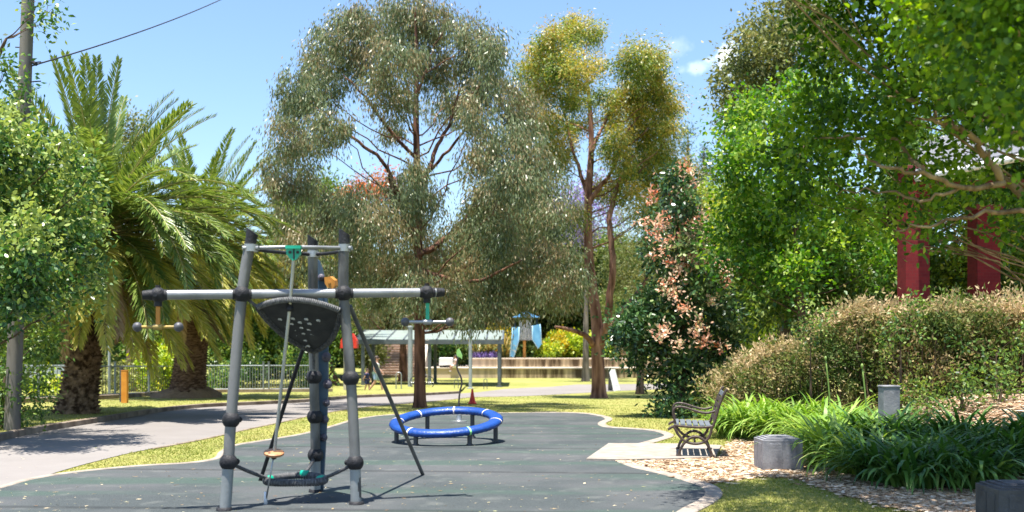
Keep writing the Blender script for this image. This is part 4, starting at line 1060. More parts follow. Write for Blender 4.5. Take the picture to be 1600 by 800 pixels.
# ------------------------------------------------------------------ people
skinm = mat('skin', (.42, .24, .17), .55, 0, (.48, .28, .2), 8); hairm = mat('hair', (.025, .016, .012), .6, 0, (.05, .03, .02), 30)
def skin(name, joints, edges, radii, m_, parent, lv=2):
    org = tuple(parent.location); me = bpy.data.meshes.new(name); me.from_pydata([tuple(np.array(j) - np.array(org)) for j in joints], edges, []); me.materials.append(m_)
    o = bpy.data.objects.new(name, me); COL.objects.link(o); o.parent = parent
    o.modifiers.new('skin', 'SKIN'); o.modifiers['skin'].use_smooth_shade = True
    for i, r in enumerate(radii):
        s = me.skin_vertices[0].data[i]; s.radius = (r, r) if not isinstance(r, tuple) else r; s.use_root = i == 0
    sd = o.modifiers.new('sub', 'SUBSURF'); sd.levels = lv; sd.render_levels = lv
    return o
def person(loc, hgt, face, label, cols, stride=.0, seated=False, arms=((.10, .0), (-.12, .05)), group=None):
    """face: angle of the facing direction; local x forward, y left, z up in body heights"""
    t = thing('person', label, 'person', loc, group); loc = np.array(loc, float); c, s = math.cos(face), math.sin(face)
    def W_(x, y, z): x, y, z = x * hgt, y * hgt, z * hgt; return loc + np.array([x * c - y * s, x * s + y * c, z])
    k = hgt; hip = .52
    if not seated:
        legs = {1: [(.0, .05, .5), (stride * .55, .052, .28), (stride * .75, .05, .045), (stride * .75 + .075, .05, .02)], -1: [(.0, -.05, .5), (-stride * .1, -.052, .28), (-stride * .9, -.05, .06), (-stride * .9 + .07, -.05, .02)]}
        dz = 0
    else:
        dz = -.5 + .07; legs = {1: [(.0, .06, .5), (.23, .08, .5), (.22, .07, .28), (.30, .07, .26)], -1: [(.0, -.06, .5), (.23, -.08, .51), (.20, -.07, .29), (.28, -.07, .26)]}
    def L(q): return W_(q[0], q[1], q[2] + dz)
    J = [L((0, 0, hip)), L((.0, 0, .62)), L((.01, 0, .74)), L((.005, 0, .81)), L((.012, 0, .855)), L((.02, 0, .90)), L((.02, 0, .955))]
    E = [(0, 1), (1, 2), (2, 3), (3, 4), (4, 5), (5, 6)]; Rr = [.075 * k, .07 * k, .085 * k, .05 * k, .034 * k, .058 * k, .05 * k]
    for sd in (1, -1):
        b = len(J); J += [L(q) for q in legs[sd]]; E += [(0, b), (b, b + 1), (b + 1, b + 2), (b + 2, b + 3)]; Rr += [.055 * k, .04 * k, .026 * k, .02 * k]
        b = len(J); fx, fz = arms[0 if sd == 1 else 1]
        J += [L((.0, sd * .105, .795)), L((fx * .3 - .01, sd * .135, .64)), L((fx, sd * .12, .50 + fz)), L((fx + .03, sd * .115, .455 + fz))]; E += [(3, b), (b, b + 1), (b + 1, b + 2), (b + 2, b + 3)]; Rr += [.036 * k, .027 * k, .019 * k, .02 * k]
    body = skin('body', J, E, Rr, skinm, t)
    # fingers and thumb on each hand
    for i, sd in ((11, 1), (19, -1)):
        hd = np.array(J[i + 3]); dr = unit(hd - np.array(J[i + 2])); m = MB(); u, w, dr = _frame(dr)
        for j, (o_, l_) in enumerate(((-.012, .042), (-.004, .047), (.004, .045), (.012, .036))):
            a = hd + u * o_ * k * .9; m.tube([a, a + dr * l_ * k * .6, a + dr * l_ * k + w * .008 * k], [.0055 * k, .005 * k, .004 * k], 6)
        m.tube([hd - u * .012 * k, hd - u * .026 * k + dr * .02 * k, hd - u * .026 * k + dr * .036 * k], [.006 * k, .0055 * k, .004 * k], 6); m.build('hand_fingers', skinm, body, smooth=True)
    # face: nose, eyes, mouth, ears
    fwd = np.array([c, s, 0]); lf = np.array([-s, c, 0]); hd = L((.02, 0, .925)); m = MB()
    m.ball(hd + fwd * .062 * k + np.array([0, 0, -.004 * k]), .012 * k, 8, 6, sc=(1, .8, 1.2)); [m.ball(hd + lf * sd * .056 * k, .014 * k, 8, 6, sc=(.6, .6, 1.2)) for sd in (1, -1)]; m.build('nose_and_ears', skinm, body, smooth=True)
    m = MB(); [m.ball(hd + fwd * .053 * k + lf * sd * .022 * k + np.array([0, 0, .012 * k]), .007 * k, 8, 6) for sd in (1, -1)]; m.tube([hd + fwd * .055 * k + lf * .016 * k + np.array([0, 0, -.03 * k]), hd + fwd * .055 * k - lf * .016 * k + np.array([0, 0, -.03 * k])], .004 * k, 6); m.build('eyes_and_mouth', hairm, body, smooth=True)
    shirt, pants, shoe = cols
    skin('shirt', [J[0] + np.array([0, 0, .02 * k]), J[1], J[2], J[3], J[11], J[12] * .6 + J[11] * .4, J[19], J[20] * .6 + J[19] * .4], [(0, 1), (1, 2), (2, 3), (3, 4), (4, 5), (3, 6), (6, 7)], [.09 * k, .085 * k, .098 * k, .062 * k, .047 * k, .042 * k, .047 * k, .042 * k], shirt, t)
    lg = [J[7], J[8] * .85 + J[7] * .15, J[15], J[16] * .85 + J[15] * .15]
    skin('shorts', [J[0], *lg], [(0, 1), (1, 2), (0, 3), (3, 4)], [.088 * k, .066 * k, .056 * k, .066 * k, .056 * k], pants, t)
    m = MB(); [m.ball(np.array(J[i]) * .5 + np.array(J[i + 1]) * .5, .045 * k, 10, 6, sc=(1.25, .75, .6), rot=Matrix.Rotation(face, 3, 'Z')) for i in (9, 17)]; m.build('shoe', shoe, t, smooth=True)
    m = MB(); m.ball(L((.006, 0, .953)), .066 * k, 16, 10, sc=(1.02, .92, .82)); m.ball(L((-.018, 0, .92)), .056 * k, 14, 8, sc=(.9, 1., 1.1)); m.build('hair', hairm, t, smooth=True)
    return t
wt = mat('white_shirt', (.72, .72, .73), .8, 0, (.78, .78, .78), 20); lb = mat('light_blue_shorts', (.28, .42, .62), .8, 0, (.36, .5, .7), 20); nv = mat('navy_cloth', (.015, .025, .10), .8, 0, (.025, .035, .13), 20); sh = mat('shoe_grey', (.3, .3, .3), .7); pk = mat('pale_pink_top', (.68, .52, .53), .8, 0, (.75, .62, .62), 20)
fr_ = mat('fawn_shorts', (.30, .27, .20), .8, 0, (.38, .34, .26), 20)
q = g3(588, 613); person(q, 57 / F * q[1], R(-8), 'person in a white T-shirt and pale blue shorts walking right behind the brace bar', (wt, lb, sh), .22, arms=((.13, .06), (-.02, .1)))
q = g3(573.5, 613); person(q, 37 / F * q[1], R(-20), 'small child in navy clothes beside the walking person in white', (nv, nv, sh), .12)
q = np.array([*at(712, 61.9), .47]); person(q, 1.35, R(200), 'person in a pale pink top seated on the wall beside the white slab seat', (pk, wt, sh), seated=True, arms=((.12, .05), (.14, .05)))
# ------------------------------------------------------------------ trees
eu_leaf = leafmat('eucalypt_leaf', [(.055, .08, .034), (.12, .155, .066), (.18, .215, .10), (.21, .225, .11), (.23, .17, .08)], .3, .38, .5, [0, .3, .6, .16, 1])
eu2_leaf = leafmat('gum_leaf', [(.05, .09, .018), (.12, .18, .03), (.24, .30, .042), (.36, .36, .06), (.43, .32, .07)], .3, .42, .45, [0, .3, .6, .16, 1])
br_leaf = leafmat('broad_leaf', [(.016, .05, .013), (.038, .10, .02), (.075, .16, .03), (.14, .235, .045), (.27, .33, .085)], .32, .36, .5, [0, .3, .6, .16, 1])
mp_leaf = leafmat('bright_leaf', [(.022, .075, .008), (.05, .14, .012), (.09, .21, .018), (.16, .29, .03), (.26, .36, .06)], .45, .38, .45, [0, .3, .6, .16, 1])
mpn_leaf = leafmat('shade_tree_leaf', [(.015, .05, .005), (.048, .12, .010), (.105, .21, .015), (.19, .31, .025), (.30, .39, .055)], .45, .5, .35, [0, .3, .55, .8, 1])
dk_leaf = leafmat('dark_leaf', [(.018, .045, .012), (.042, .095, .018), (.08, .15, .026), (.14, .215, .035), (.22, .28, .06)], .34, .4, .45)
ol_leaf = leafmat('olive_leaf', [(.04, .055, .018), (.08, .105, .03), (.13, .155, .04), (.19, .2, .06), (.25, .22, .08)], .28, .5, .35)
yg_leaf = leafmat('yellow_green_leaf', [(.08, .15, .015), (.16, .26, .022), (.27, .38, .03), (.40, .46, .04), (.55, .50, .05)], .35, .42, .45)
gold_leaf = leafmat('golden_leaf', [(.08, .12, .015), (.22, .24, .02), (.42, .36, .025), (.55, .40, .03), (.55, .3, .03)], .3, .45, .4)
purp = leafmat('jacaranda_bloom', [(.16, .12, .28), (.24, .17, .42), (.32, .24, .5), (.2, .22, .2), (.1, .14, .06)], .35, .6, .3)
flame = leafmat('flame_bloom', [(.45, .10, .03), (.55, .14, .04), (.5, .2, .08), (.3, .16, .06), (.12, .12, .04)], .3, .6, .3)
con_leaf = leafmat('conifer_leaf', [(.012, .035, .018), (.022, .06, .028), (.035, .08, .035), (.06, .11, .04), (.08, .13, .05)], .15, .5, .3)
redbark = bark('red_bark', (.055, .028, .02), (.26, .13, .085), 7)
palebark = bark('pale_bark', (.16, .10, .07), (.42, .30, .21), 4)
brownbark = bark('brown_bark', (.05, .035, .025), (.16, .11, .075), 7)
greybark = bark('grey_bark', (.10, .085, .07), (.26, .22, .18), 6)
tanbark = bark('tan_bark', (.13, .085, .05), (.36, .26, .165), 9)

# --- big grey-green eucalyptus behind the ring
D1 = gp(656, 637)[1]; zb1 = g3(656, 637)
def TP_(pts, D, zb=None):
    return [P(px, py, D + (d[0] if d else 0)) for px, py, *d in pts]
e1 = [(645, 15, 50), (605, 45, 55), (690, 40, 50), (560, 40, 45), (525, 60, 42), (495, 95, 40), (470, 130, 36), (745, 55, 42), (770, 85, 34), (735, 100, 45), (560, 95, 42), (625, 95, 45), (680, 100, 50), (600, 130, 35),
      (460, 165, 40), (450, 210, 36), (440, 250, 32), (436, 295, 30), (445, 335, 32), (505, 145, 42), (520, 185, 38), (485, 215, 36), (620, 165, 34), (622, 205, 24), (700, 150, 45), (755, 140, 40), (745, 180, 36),
      (470, 280, 34), (640, 268, 26), (630, 310, 48), (560, 320, 40), (520, 310, 40), (595, 350, 48), (650, 360, 45), (500, 350, 42), (535, 385, 45), (470, 390, 38), (580, 410, 46), (625, 420, 46), (680, 400, 44), (660, 310, 34), (520, 430, 34), (600, 455, 32), (655, 450, 34),
      (800, 150, 40), (820, 190, 44), (790, 220, 46), (755, 250, 40), (830, 240, 42), (850, 285, 42), (800, 280, 46), (760, 310, 42), (865, 330, 38), (820, 340, 46), (770, 360, 46), (725, 360, 40), (735, 410, 44), (790, 410, 46), (845, 400, 44), (880, 400, 34), (710, 450, 42), (760, 460, 44), (815, 455, 42), (860, 450, 38), (895, 440, 28), (780, 478, 24), (735, 485, 24), (690, 475, 28)]
c1 = clumps_px(e1, D1, 5.0, 655, .95)
tr1 = [zb1, P(656, 560, D1), P(655, 480, D1), P(653, 380, D1 + .1), P(652, 280, D1 + .1), P(650, 180, D1 + .05), P(651, 90, D1), P(648, 10, D1)]
lim = [([P(653, 385, D1), P(630, 330, D1 - .3), P(605, 262, D1 - .6), P(560, 222, D1 - .9), P(520, 195, D1 - 1.1), P(495, 168, D1 - 1.2)], [.085, .07, .055, .045, .03, .015]),
       ([P(652, 250, D1), P(610, 205, D1 - .5), P(570, 150, D1 - .8), P(535, 115, D1 - 1.)], [.06, .05, .035, .015]),
       ([P(653, 320, D1), P(668, 270, D1 + .4), P(685, 225, D1 + .6), P(705, 185, D1 + .8), P(722, 120, D1 + 1.)], [.085, .07, .06, .045, .02]),
       ([P(668, 270, D1 + .4), P(700, 235, D1), P(725, 205, D1 - .4), P(752, 165, D1 - .7)], [.055, .045, .035, .015]),
       ([P(655, 400, D1), P(700, 370, D1 + .5), P(740, 325, D1 + 1), P(775, 290, D1 + 1.2), P(795, 250, D1 + 1.3)], [.10, .085, .065, .05, .02]),
       ([P(655, 420, D1), P(720, 440, D1 - .6), P(770, 430, D1 - 1.), P(815, 405, D1 - 1.2)], [.07, .055, .04, .02]),
       ([P(620, 310, D1 - .4), P(608, 275, D1 - 1.), P(607, 240, D1 - 1.2)], [.04, .03, .01]),
       ([P(653, 200, D1), P(636, 130, D1 + .5), P(615, 80, D1 + .7)], [.05, .035, .012]),
       ([P(652, 150, D1), P(672, 90, D1 - .5), P(690, 50, D1 - .7)], [.045, .03, .012])]
make_tree('eucalyptus_tree', 'tallest grey-green eucalyptus with one straight dark trunk and airy drooping crown behind the blue ring', 'tree', tr1, [.17, .16, .15, .13, .11, .085, .06, .02], c1, eu_leaf, redbark, 36, 120, (.135, .034), .18, 1.5, shell=.25, limb_r=.1, twigs=.08, extra_limbs=lim, tint=.12, limb_p=.4)

# --- golden gum with reddish forked trunk
D2 = gp(936, 622)[1]; zb2 = g3(936, 622)
e2 = [(890, 45, 34), (860, 62, 32), (920, 50, 28), (842, 90, 30), (822, 105, 20), (875, 95, 36), (905, 110, 32), (850, 130, 34), (828, 150, 24), (985, 90, 34), (1015, 95, 34), (1005, 130, 40), (1035, 135, 28), (1045, 170, 30), (1010, 170, 40), (970, 165, 34), (890, 150, 30), (865, 185, 32), (840, 190, 26), (1052, 205, 20), (905, 190, 26), (1000, 215, 32), (1040, 235, 24), (965, 215, 26), (885, 225, 28), (1000, 255, 30), (970, 250, 26), (945, 290, 26), (985, 300, 28), (1015, 280, 26), (870, 250, 26), (895, 330, 22), (1010, 330, 24), (1040, 290, 24), (1055, 255, 20), (1025, 205, 26), (1030, 320, 22), (850, 225, 24), (938, 148, 22), (955, 188, 22), (932, 100, 18), (950, 235, 18), (1020, 235, 24), (980, 265, 24)]
c2 = clumps_px(e2, D2, 3.6, 935, .8)
tr2 = [zb2, P(934, 560, D2), P(932, 500, D2), P(924, 440, D2), P(919, 380, D2), P(919, 310, D2), P(924, 230, D2 + .2), P(921, 160, D2 + .3), P(912, 80, D2 + .3)]
lim2 = [([P(936, 545, D2), P(947, 510, D2 - .3), P(954, 460, D2 - .5), P(957, 400, D2 - .6), P(952, 340, D2 - .5), P(965, 290, D2 - .3), P(990, 240, D2)], [.17, .15, .14, .12, .10, .08, .04]),
        ([P(945, 520, D2), P(975, 480, D2 + .6), P(1000, 452, D2 + .9), P(1015, 420, D2 + 1.)], [.12, .10, .08, .04]),
        ([P(932, 545, D2), P(915, 525, D2 - .4), P(893, 516, D2 - .6), P(868, 510, D2 - .8)], [.13, .10, .08, .05]),
        ([P(919, 320, D2), P(938, 290, D2 - .3), P(955, 268, D2 - .5), P(975, 215, D2 - .6), P(1000, 180, D2 - .7)], [.10, .085, .07, .05, .02]),
        ([P(920, 310, D2), P(905, 265, D2 + .3), P(893, 228, D2 + .5), P(880, 170, D2 + .6)], [.09, .07, .055, .02]),
        ([P(924, 240, D2), P(945, 190, D2 + .5), P(985, 130, D2 + .8)], [.07, .055, .02])]
make_tree('eucalyptus_tree', 'golden olive gum tree with forked reddish trunk standing at the far path', 'tree', tr2, [.27, .24, .21, .19, .17, .15, .11, .08, .03], c2, eu2_leaf, bark('gum_bark', (.10, .045, .032), (.34, .19, .13), 6), 44, 124, (.125, .038), .19, .5, shell=.3, limb_r=.12, twigs=.08, extra_limbs=lim2, tint=.25, limb_p=.45)

def simple_tree(name, label, spec, D, base, Rr, cx, leafm, barkm, rad, sub, per, leaf, sig=.25, droop=.2, group=None, shell=.45, flat=.9, limb_r=.25, tint=.12, lean=None, twigs=0., zbase=None, limbs=True):
    zb = np.array([*at(base, D), 0.]); zb[2] = float(gz(zb[0], zb[1])) if zbase is None else zbase
    c = clumps_px(spec, D, Rr, cx, flat)
    topz = max(q[2] for q in c) - .3 * (max(q[2] for q in c) - zb[2]); ax = np.mean([q[0] for q in c])
    t = [zb + (np.array([ax * .6 + zb[0] * .4, D, topz]) - zb) * np.array([s ** 1.3, s, s]) for s in (0, .33, .66, 1.)]
    return make_tree(name, label, 'tree', t, [rad, rad * .8, rad * .55, rad * .2], c, leafm, barkm, sub, per, leaf, sig, droop, shell=shell, limb_r=limb_r, group=group, tint=tint, twigs=twigs, limbs=limbs)

def mound(px0, px1, py_top, py_bot, r, n, D):
    return [(rng.uniform(px0, px1), rng.uniform(py_top, py_bot), r * rng.uniform(.7, 1.2)) for _ in range(n)]

# --- left foreground tree
sp = [(20, 230, 55), (60, 240, 45), (105, 250, 42), (20, 300, 60), (80, 300, 55), (130, 300, 36), (30, 370, 60), (90, 360, 55), (140, 350, 28), (20, 430, 60), (80, 420, 52), (130, 410, 34), (120, 455, 24), (8, 470, 36), (-40, 280, 60), (-40, 380, 70), (-50, 480, 60), (-30, 200, 50), (-60, 590, 46), (60, 205, 26), (8, 190, 36), (95, 225, 24), (140, 270, 18)]
tl = [np.array([*at(-70, 16.2), 0.]), P(-66, 560, 16.2), P(-50, 420, 16.2), P(-20, 300, 16.2), P(5, 210, 16.2)]
c = clumps_px(sp, 15.6, 1.9, 20, .9)
make_tree('broadleaf_tree', 'dense bright green leafy tree crowding the left edge in front of the first palm', 'tree', tl, [.16, .14, .11, .08, .03], c, br_leaf, brownbark, 62, 66, (.092, .052), .15, .1, shell=.3, limb_r=.1, tint=.34, twigs=.05, hexa=True)
sp = [(18, 95, 22), (8, 150, 34), (22, 165, 18), (62, 5, 14), (80, 12, 9), (-10, 110, 36), (30, 195, 24), (-8, 205, 40), (45, 128, 10), (70, 30, 8)]
tl = [np.array([*at(-110, 17.4), 0.]), P(-108, 500, 17.4), P(-90, 300, 17.4), P(-30, 150, 17.4), P(10, 60, 17.2)]
make_tree('broadleaf_tree', 'sparse leafy branches climbing round the power pole at the upper left corner', 'tree', tl, [.14, .12, .10, .06, .02], clumps_px(sp, 17.3, 1.0, 10, .9), br_leaf, brownbark, 60, 26, (.1, .05), .14, .1, shell=.3, limb_r=.08, twigs=.15)
# shade shrub at the foot of the power pole
sp = [(5, 600, 34), (-20, 640, 40), (40, 560, 26), (50, 610, 22), (62, 530, 24), (45, 640, 14), (0, 540, 34), (35, 500, 30), (70, 570, 18), (10, 480, 34), (60, 480, 26), (30, 445, 36), (78, 520, 20), (80, 455, 26), (-30, 500, 50), (60, 640, 14)]
simple_tree('shrub', 'dark shrub filling the shade behind the foot of the power pole', sp, 18.6, 0, 1.2, 10, dk_leaf, brownbark, .05, 100, 36, (.09, .045), .14)['category'] = 'shrub'

# --- conical flowering lilly pilly
D3 = 24.5
lp_leaf = leafmat('glossy_leaf', [(.010, .03, .012), (.02, .055, .018), (.04, .10, .028), (.10, .18, .05), (.30, .34, .14)], .18, .32, .55, [0, .3, .58, .82, 1])
pink_leaf = leafmat('new_growth_leaf', [(.48, .16, .085), (.58, .29, .18), (.66, .45, .32), (.68, .57, .43), (.46, .43, .2)], .35, .4, .5)
sp = [(1055, 275, 20), (1050, 305, 26), (1068, 310, 22), (1045, 345, 30), (1075, 350, 30), (1035, 390, 30), (1085, 395, 36), (1050, 420, 36), (1110, 440, 30), (1040, 460, 38), (1090, 465, 40), (1125, 490, 28), (1060, 510, 42), (1110, 525, 36), (1135, 530, 22), (1020, 500, 34), (1075, 565, 40), (1115, 580, 30), (1045, 590, 34), (1085, 615, 30), (1045, 630, 26), (1110, 620, 22), (1065, 640, 20), (1000, 490, 30), (985, 515, 28), (1000, 540, 28), (972, 535, 20), (1015, 530, 30), (975, 500, 18), (1140, 470, 20), (1150, 520, 18)]
c = clumps_px(sp, D3, 1.55, 1062, 1.0)
zb = np.array([*at(1066, D3), float(gz(*at(1066, D3)))])
rt = make_tree('lilly_pilly_tree', 'conical dark glossy tree with salmon pink new leaf clusters behind the bench', 'tree', [zb, P(1066, 520, D3), P(1060, 400, D3), P(1056, 290, D3)], [.10, .08, .05, .02], c, lp_leaf, brownbark, 95, 34, (.13, .06), .15, .15, shell=.5, limb_r=.08, tint=.22, hexa=True)
pk_ = []
_x = []
for _ in range(20):
    py = rng.uniform(268, 545); hw = np.interp(py, [260, 420, 545], [14, 60, 78]); _x.append((1066 + rng.uniform(-.75, .95) * hw, py, rng.uniform(5, 8)))
for px, py, r in _x + [(1068, 262, 8), (1075, 275, 9), (1022, 300, 11), (1018, 318, 9), (1012, 345, 10), (1030, 350, 9), (1066, 345, 9), (1085, 355, 14), (1080, 375, 14), (1095, 380, 12), (1060, 375, 10), (1040, 385, 9), (1085, 405, 16), (1078, 420, 16), (1100, 418, 13), (1066, 425, 11), (1125, 425, 12), (1140, 420, 9), (1130, 440, 12), (1115, 415, 8), (1035, 445, 9), (1055, 455, 8), (1095, 500, 11), (1092, 518, 15), (1100, 530, 12), (1040, 515, 9), (1032, 525, 9), (970, 548, 11), (1020, 395, 8), (1048, 335, 8), (1090, 335, 8), (1110, 470, 8), (1065, 480, 8), (1028, 365, 8), (1075, 312, 8)]:
    X = (px - 1062) / F * D3; d = -math.sqrt(max(.05, 1 - (X / 1.5) ** 2)) * (.35 + .85 * sstep(250, 560, py)) * 1.32
    p = P(px, py, D3 + d); rr = .95 * r / F * D3; pk_.append((*p, rr, rr, rr * .8))
v, f, rv, _ = crown_mesh(pk_, 110, 13, (.10, .05), .075, .0, .3, shell=.2, hexa=True)
link_mesh('new_growth', v, f, pink_leaf, rt, zb, attr=rv)

# --- right: tree that overhangs the garden from the right edge
Dm = 9.6
tr = [np.array([6.1, 9.8, .85]), np.array([5.95, 9.75, 1.9]), P(1690, 320, 9.6), P(1640, 200, 9.6), P(1600, 60, 9.7), P(1560, -80, 9.8)]
sp = [(1580, 40, 60, -.5), (1520, 60, 60, .2), (1460, 40, 55, -.4), (1400, 60, 55, .5), (1340, 60, 50, .2), (1290, 90, 45, .7), (1330, 130, 50, -.2), (1390, 130, 60, .6), (1450, 120, 60, -.7), (1510, 130, 55, .9), (1560, 110, 50, -.9),
      (1290, 160, 40, .2), (1250, 190, 40, .8), (1310, 200, 50, .4), (1360, 210, 46, -.3), (1410, 195, 40, .8), (1220, 240, 40, .9), (1270, 250, 46, .3), (1330, 265, 40, .9), (1560, 180, 34, .7), (1220, 300, 40, .7), (1270, 310, 40, 1.1), (1590, 130, 46, .6),
      (1650, 30, 70, .2), (1650, 150, 60, -.6), (1700, 80, 90, .8), (1560, -40, 80, .3), (1450, -50, 80, .3), (1350, -20, 70, .4), (1270, 20, 40, .8), (1660, -60, 90, .2), (1350, -110, 80, .6), (1450, -140, 85, 0), (1550, -140, 85, .8), (1650, -160, 90, 0), (1750, -60, 100, .6), (1740, 80, 90, 1.2), (1400, -60, 70, 1.6), (1500, -70, 80, 1.8), (1150, -190, 72, -0.2), (1160, -190, 72, 0.9), (1215, -230, 72, 0.3), (1230, -180, 72, 1.5), (1285, -190, 72, -0.4), (1300, -230, 72, 0.6), (1310, -180, 72, 1.8), (1370, -210, 72, 0), (1390, -240, 72, 1.1), (1440, -220, 72, 2.0), (1470, -250, 72, -0.3), (1520, -230, 72, 0.5), (1560, -260, 72, 1.5), (1600, -230, 72, 2.4), (1650, -270, 72, 0.8), (1700, -240, 72, 1.8), (1760, -200, 72, 0.4), (1800, -150, 72, 1.4), (1220, -210, 72, 2.2), (1600, -40, 90, 1.9), (1700, 0, 90, 2.), (1300, -60, 60, 1.4), (1480, -200, 80, 1.), (1600, -220, 90, 1.), (1560, 30, 60, -3.2), (1620, 110, 60, -3.), (1500, -10, 60, -2.8), (1600, -60, 70, -3.2), (1440, 10, 44, -2.4), (1580, 170, 34, -2.6), (1530, 90, 40, -2.), (1500, 235, 16, .3), (1460, 345, 14, -.2), (1380, 330, 26, .6), (1600, 300, 14, -.4), (1420, 300, 20, .2), (1570, 345, 12, 0), (1330, 320, 26, .6), (1400, 240, 30, .4), (1450, 232, 26, .9), (1480, 300, 13, .3), (1570, 300, 15, .8), (1440, 322, 13, .5), (1520, 275, 12, -.3), (1395, 300, 22, .8), (1470, 262, 20, 1.1)]
c = clumps_px(sp, Dm, 2., 1500, .8)
for x_ in np.arange(1.5, 4.3, .46):
    for y_ in np.arange(5.9, 10.4, .5):
        if y_ < 7.8 and x_ < 2.6: continue
        if rng.random() < .86: c.append((x_ + rng.normal(0, .1), y_ + rng.normal(0, .1), H + .344 * y_ + .85 + rng.uniform(-.1, .5), .40, .40, .26))
limr = [([P(1700, 390, 9.6), P(1600, 305, 9.3), P(1555, 270, 9.2), P(1530, 232, 9.1), P(1505, 205, 9.0), P(1470, 190, 9.), P(1420, 188, 9.1)], [.055, .045, .036, .03, .024, .018, .008]),
        ([P(1570, 285, 9.2), P(1500, 293, 9.1), P(1440, 272, 9.), P(1390, 262, 9.), P(1340, 240, 9.1)], [.03, .024, .02, .015, .007]),
        ([P(1505, 205, 9.0), P(1455, 170, 9.1), P(1400, 155, 9.2), P(1350, 150, 9.3)], [.022, .018, .012, .006]),
        ([P(1690, 345, 9.5), P(1590, 330, 9.1), P(1520, 335, 9.), P(1450, 352, 9.), P(1400, 358, 9.1)], [.03, .024, .018, .012, .006]),
        ([P(1690, 300, 9.6), P(1620, 235, 9.8), P(1560, 195, 10.), P(1500, 150, 10.2)], [.05, .04, .028, .012]),
        ([P(1440, 272, 9.), P(1400, 225, 9.2), P(1340, 215, 9.4), P(1270, 220, 9.8)], [.018, .015, .011, .005]),
        ([P(1500, 293, 9.1), P(1450, 310, 9.2), P(1385, 300, 9.4), P(1310, 300, 9.8)], [.018, .014, .010, .005])]
make_tree('broadleaf_tree', 'large bright green tree overhanging the garden from the upper right with bare tan branches', 'tree', tr, [.15, .13, .10, .08, .06, .03], c, mpn_leaf, tanbark, 130, 44, (.066, .046), .115, .1, shell=.3, limb_r=.05, tint=.18, twigs=.04, extra_limbs=limr, hexa=True, limb_p=.28)
# the crown's unseen clumps above the frame are added to shade the near garden
# --- second bright green tree farther back at the right
sp = [(1150, 190, 34), (1190, 170, 38), (1230, 150, 45), (1280, 140, 40), (1140, 240, 30), (1180, 240, 40), (1230, 230, 45), (1290, 230, 45), (1145, 300, 34), (1190, 310, 45), (1240, 300, 45), (1300, 310, 45), (1135, 350, 28), (1170, 370, 36), (1220, 370, 40), (1280, 380, 40), (1340, 360, 40), (1130, 400, 20), (1180, 420, 30), (1240, 420, 34), (1380, 400, 30)]
simple_tree('broadleaf_tree', 'bright green tree standing behind the pink-flushed conical tree and left of the brick columns', sp, 22.5, 1260, 2.2, 1240, mp_leaf, brownbark, .13, 85, 36, (.12, .075), .18, .1, limb_r=.07, tint=.22)
sp = [(1150, 120, 34), (1165, 80, 34), (1200, 40, 40), (1240, 15, 40), (1200, 90, 36), (1150, 165, 36), (1185, 130, 34), (1240, 70, 40), (1280, 20, 40), (1160, 210, 30), (1300, 60, 45), (1140, 260, 26)]
simple_tree('brush_box_tree', 'tall olive green tree on the skyline behind the bright green tree', sp, 31, 1230, 2.8, 1220, ol_leaf, brownbark, .2, 75, 40, (.15, .065), .22, .2, limb_r=.1, tint=.25)
sp = mound(1160, 1420, 330, 480, 42, 26, 26) + mound(1400, 1640, 200, 440, 46, 26, 26)
simple_tree('dark_shade_tree', 'deep green spreading tree in the shade behind the dry hedge', sp, 27, 1350, 4.2, 1400, dk_leaf, brownbark, .22, 60, 36, (.16, .085), .24, .1, tint=.22)
sp = mound(1460, 1680, 60, 330, 50, 22, 34)
simple_tree('broadleaf_tree', 'mid green tree behind the pavilion roof at the right edge', sp, 32, 1560, 3.5, 1560, br_leaf, brownbark, .22, 40, 28, (.18, .09), .26, .1, tint=.2)
sp = mound(1480, 1660, 330, 450, 30, 14, 24)
simple_tree('broadleaf_tree', 'sunlit yellow-green bush behind and between the red brick columns', sp, 25, 1560, 2.0, 1570, yg_leaf, brownbark, .1, 50, 26, (.12, .06), .2, .1, tint=.2)

# --- middle background
sp = [(605, 440, 30), (640, 470, 26), (570, 450, 30), (690, 460, 28), (630, 500, 18), (575, 490, 22), (700, 490, 18)]
simple_tree('eucalyptus_tree', 'shorter eucalyptus with reddish trunk beyond the pergola beside the stairs', sp, 58, 630, 3., 630, eu_leaf, redbark, .27, 60, 36, (.2, .05), .3, .8, shell=.35)
sp = [(990, 330, 30), (1020, 360, 34), (1000, 400, 36), (1030, 300, 26), (970, 380, 30), (1010, 440, 30), (980, 440, 28), (960, 420, 24), (1040, 420, 26), (1050, 250, 26), (1025, 260, 22), (1080, 270, 28), (1090, 320, 30), (1060, 330, 28), (990, 470, 24), (960, 470, 22)]
simple_tree('scrub_tree', 'fine-leaved olive tree with thin brown stems between the golden gum and the pink-flushed conical tree', sp, 44, 1000, 3.2, 1010, ol_leaf, brownbark, .16, 56, 36, (.15, .035), .28, .5, twigs=.15, limb_r=.14)
sp = [(905, 300, 26), (930, 285, 22), (890, 330, 24), (910, 350, 26), (945, 320, 22), (880, 300, 18), (960, 340, 16)]
simple_tree('jacaranda_tree', 'jacaranda covered in purple blossom seen behind the golden gum trunk', sp, 58, 915, 3.2, 915, purp, greybark, .2, 46, 24, (.16, .09), .3, .1, twigs=.2)
sp = [(575, 285, 22), (600, 275, 18), (555, 300, 20), (590, 300, 20), (620, 290, 16), (540, 310, 14)]
simple_tree('flame_tree', 'orange-red flowering tree glimpsed through the tall eucalyptus crown', sp, 62, 580, 2.6, 580, flame, greybark, .22, 46, 24, (.17, .09), .3, .1, twigs=.2)
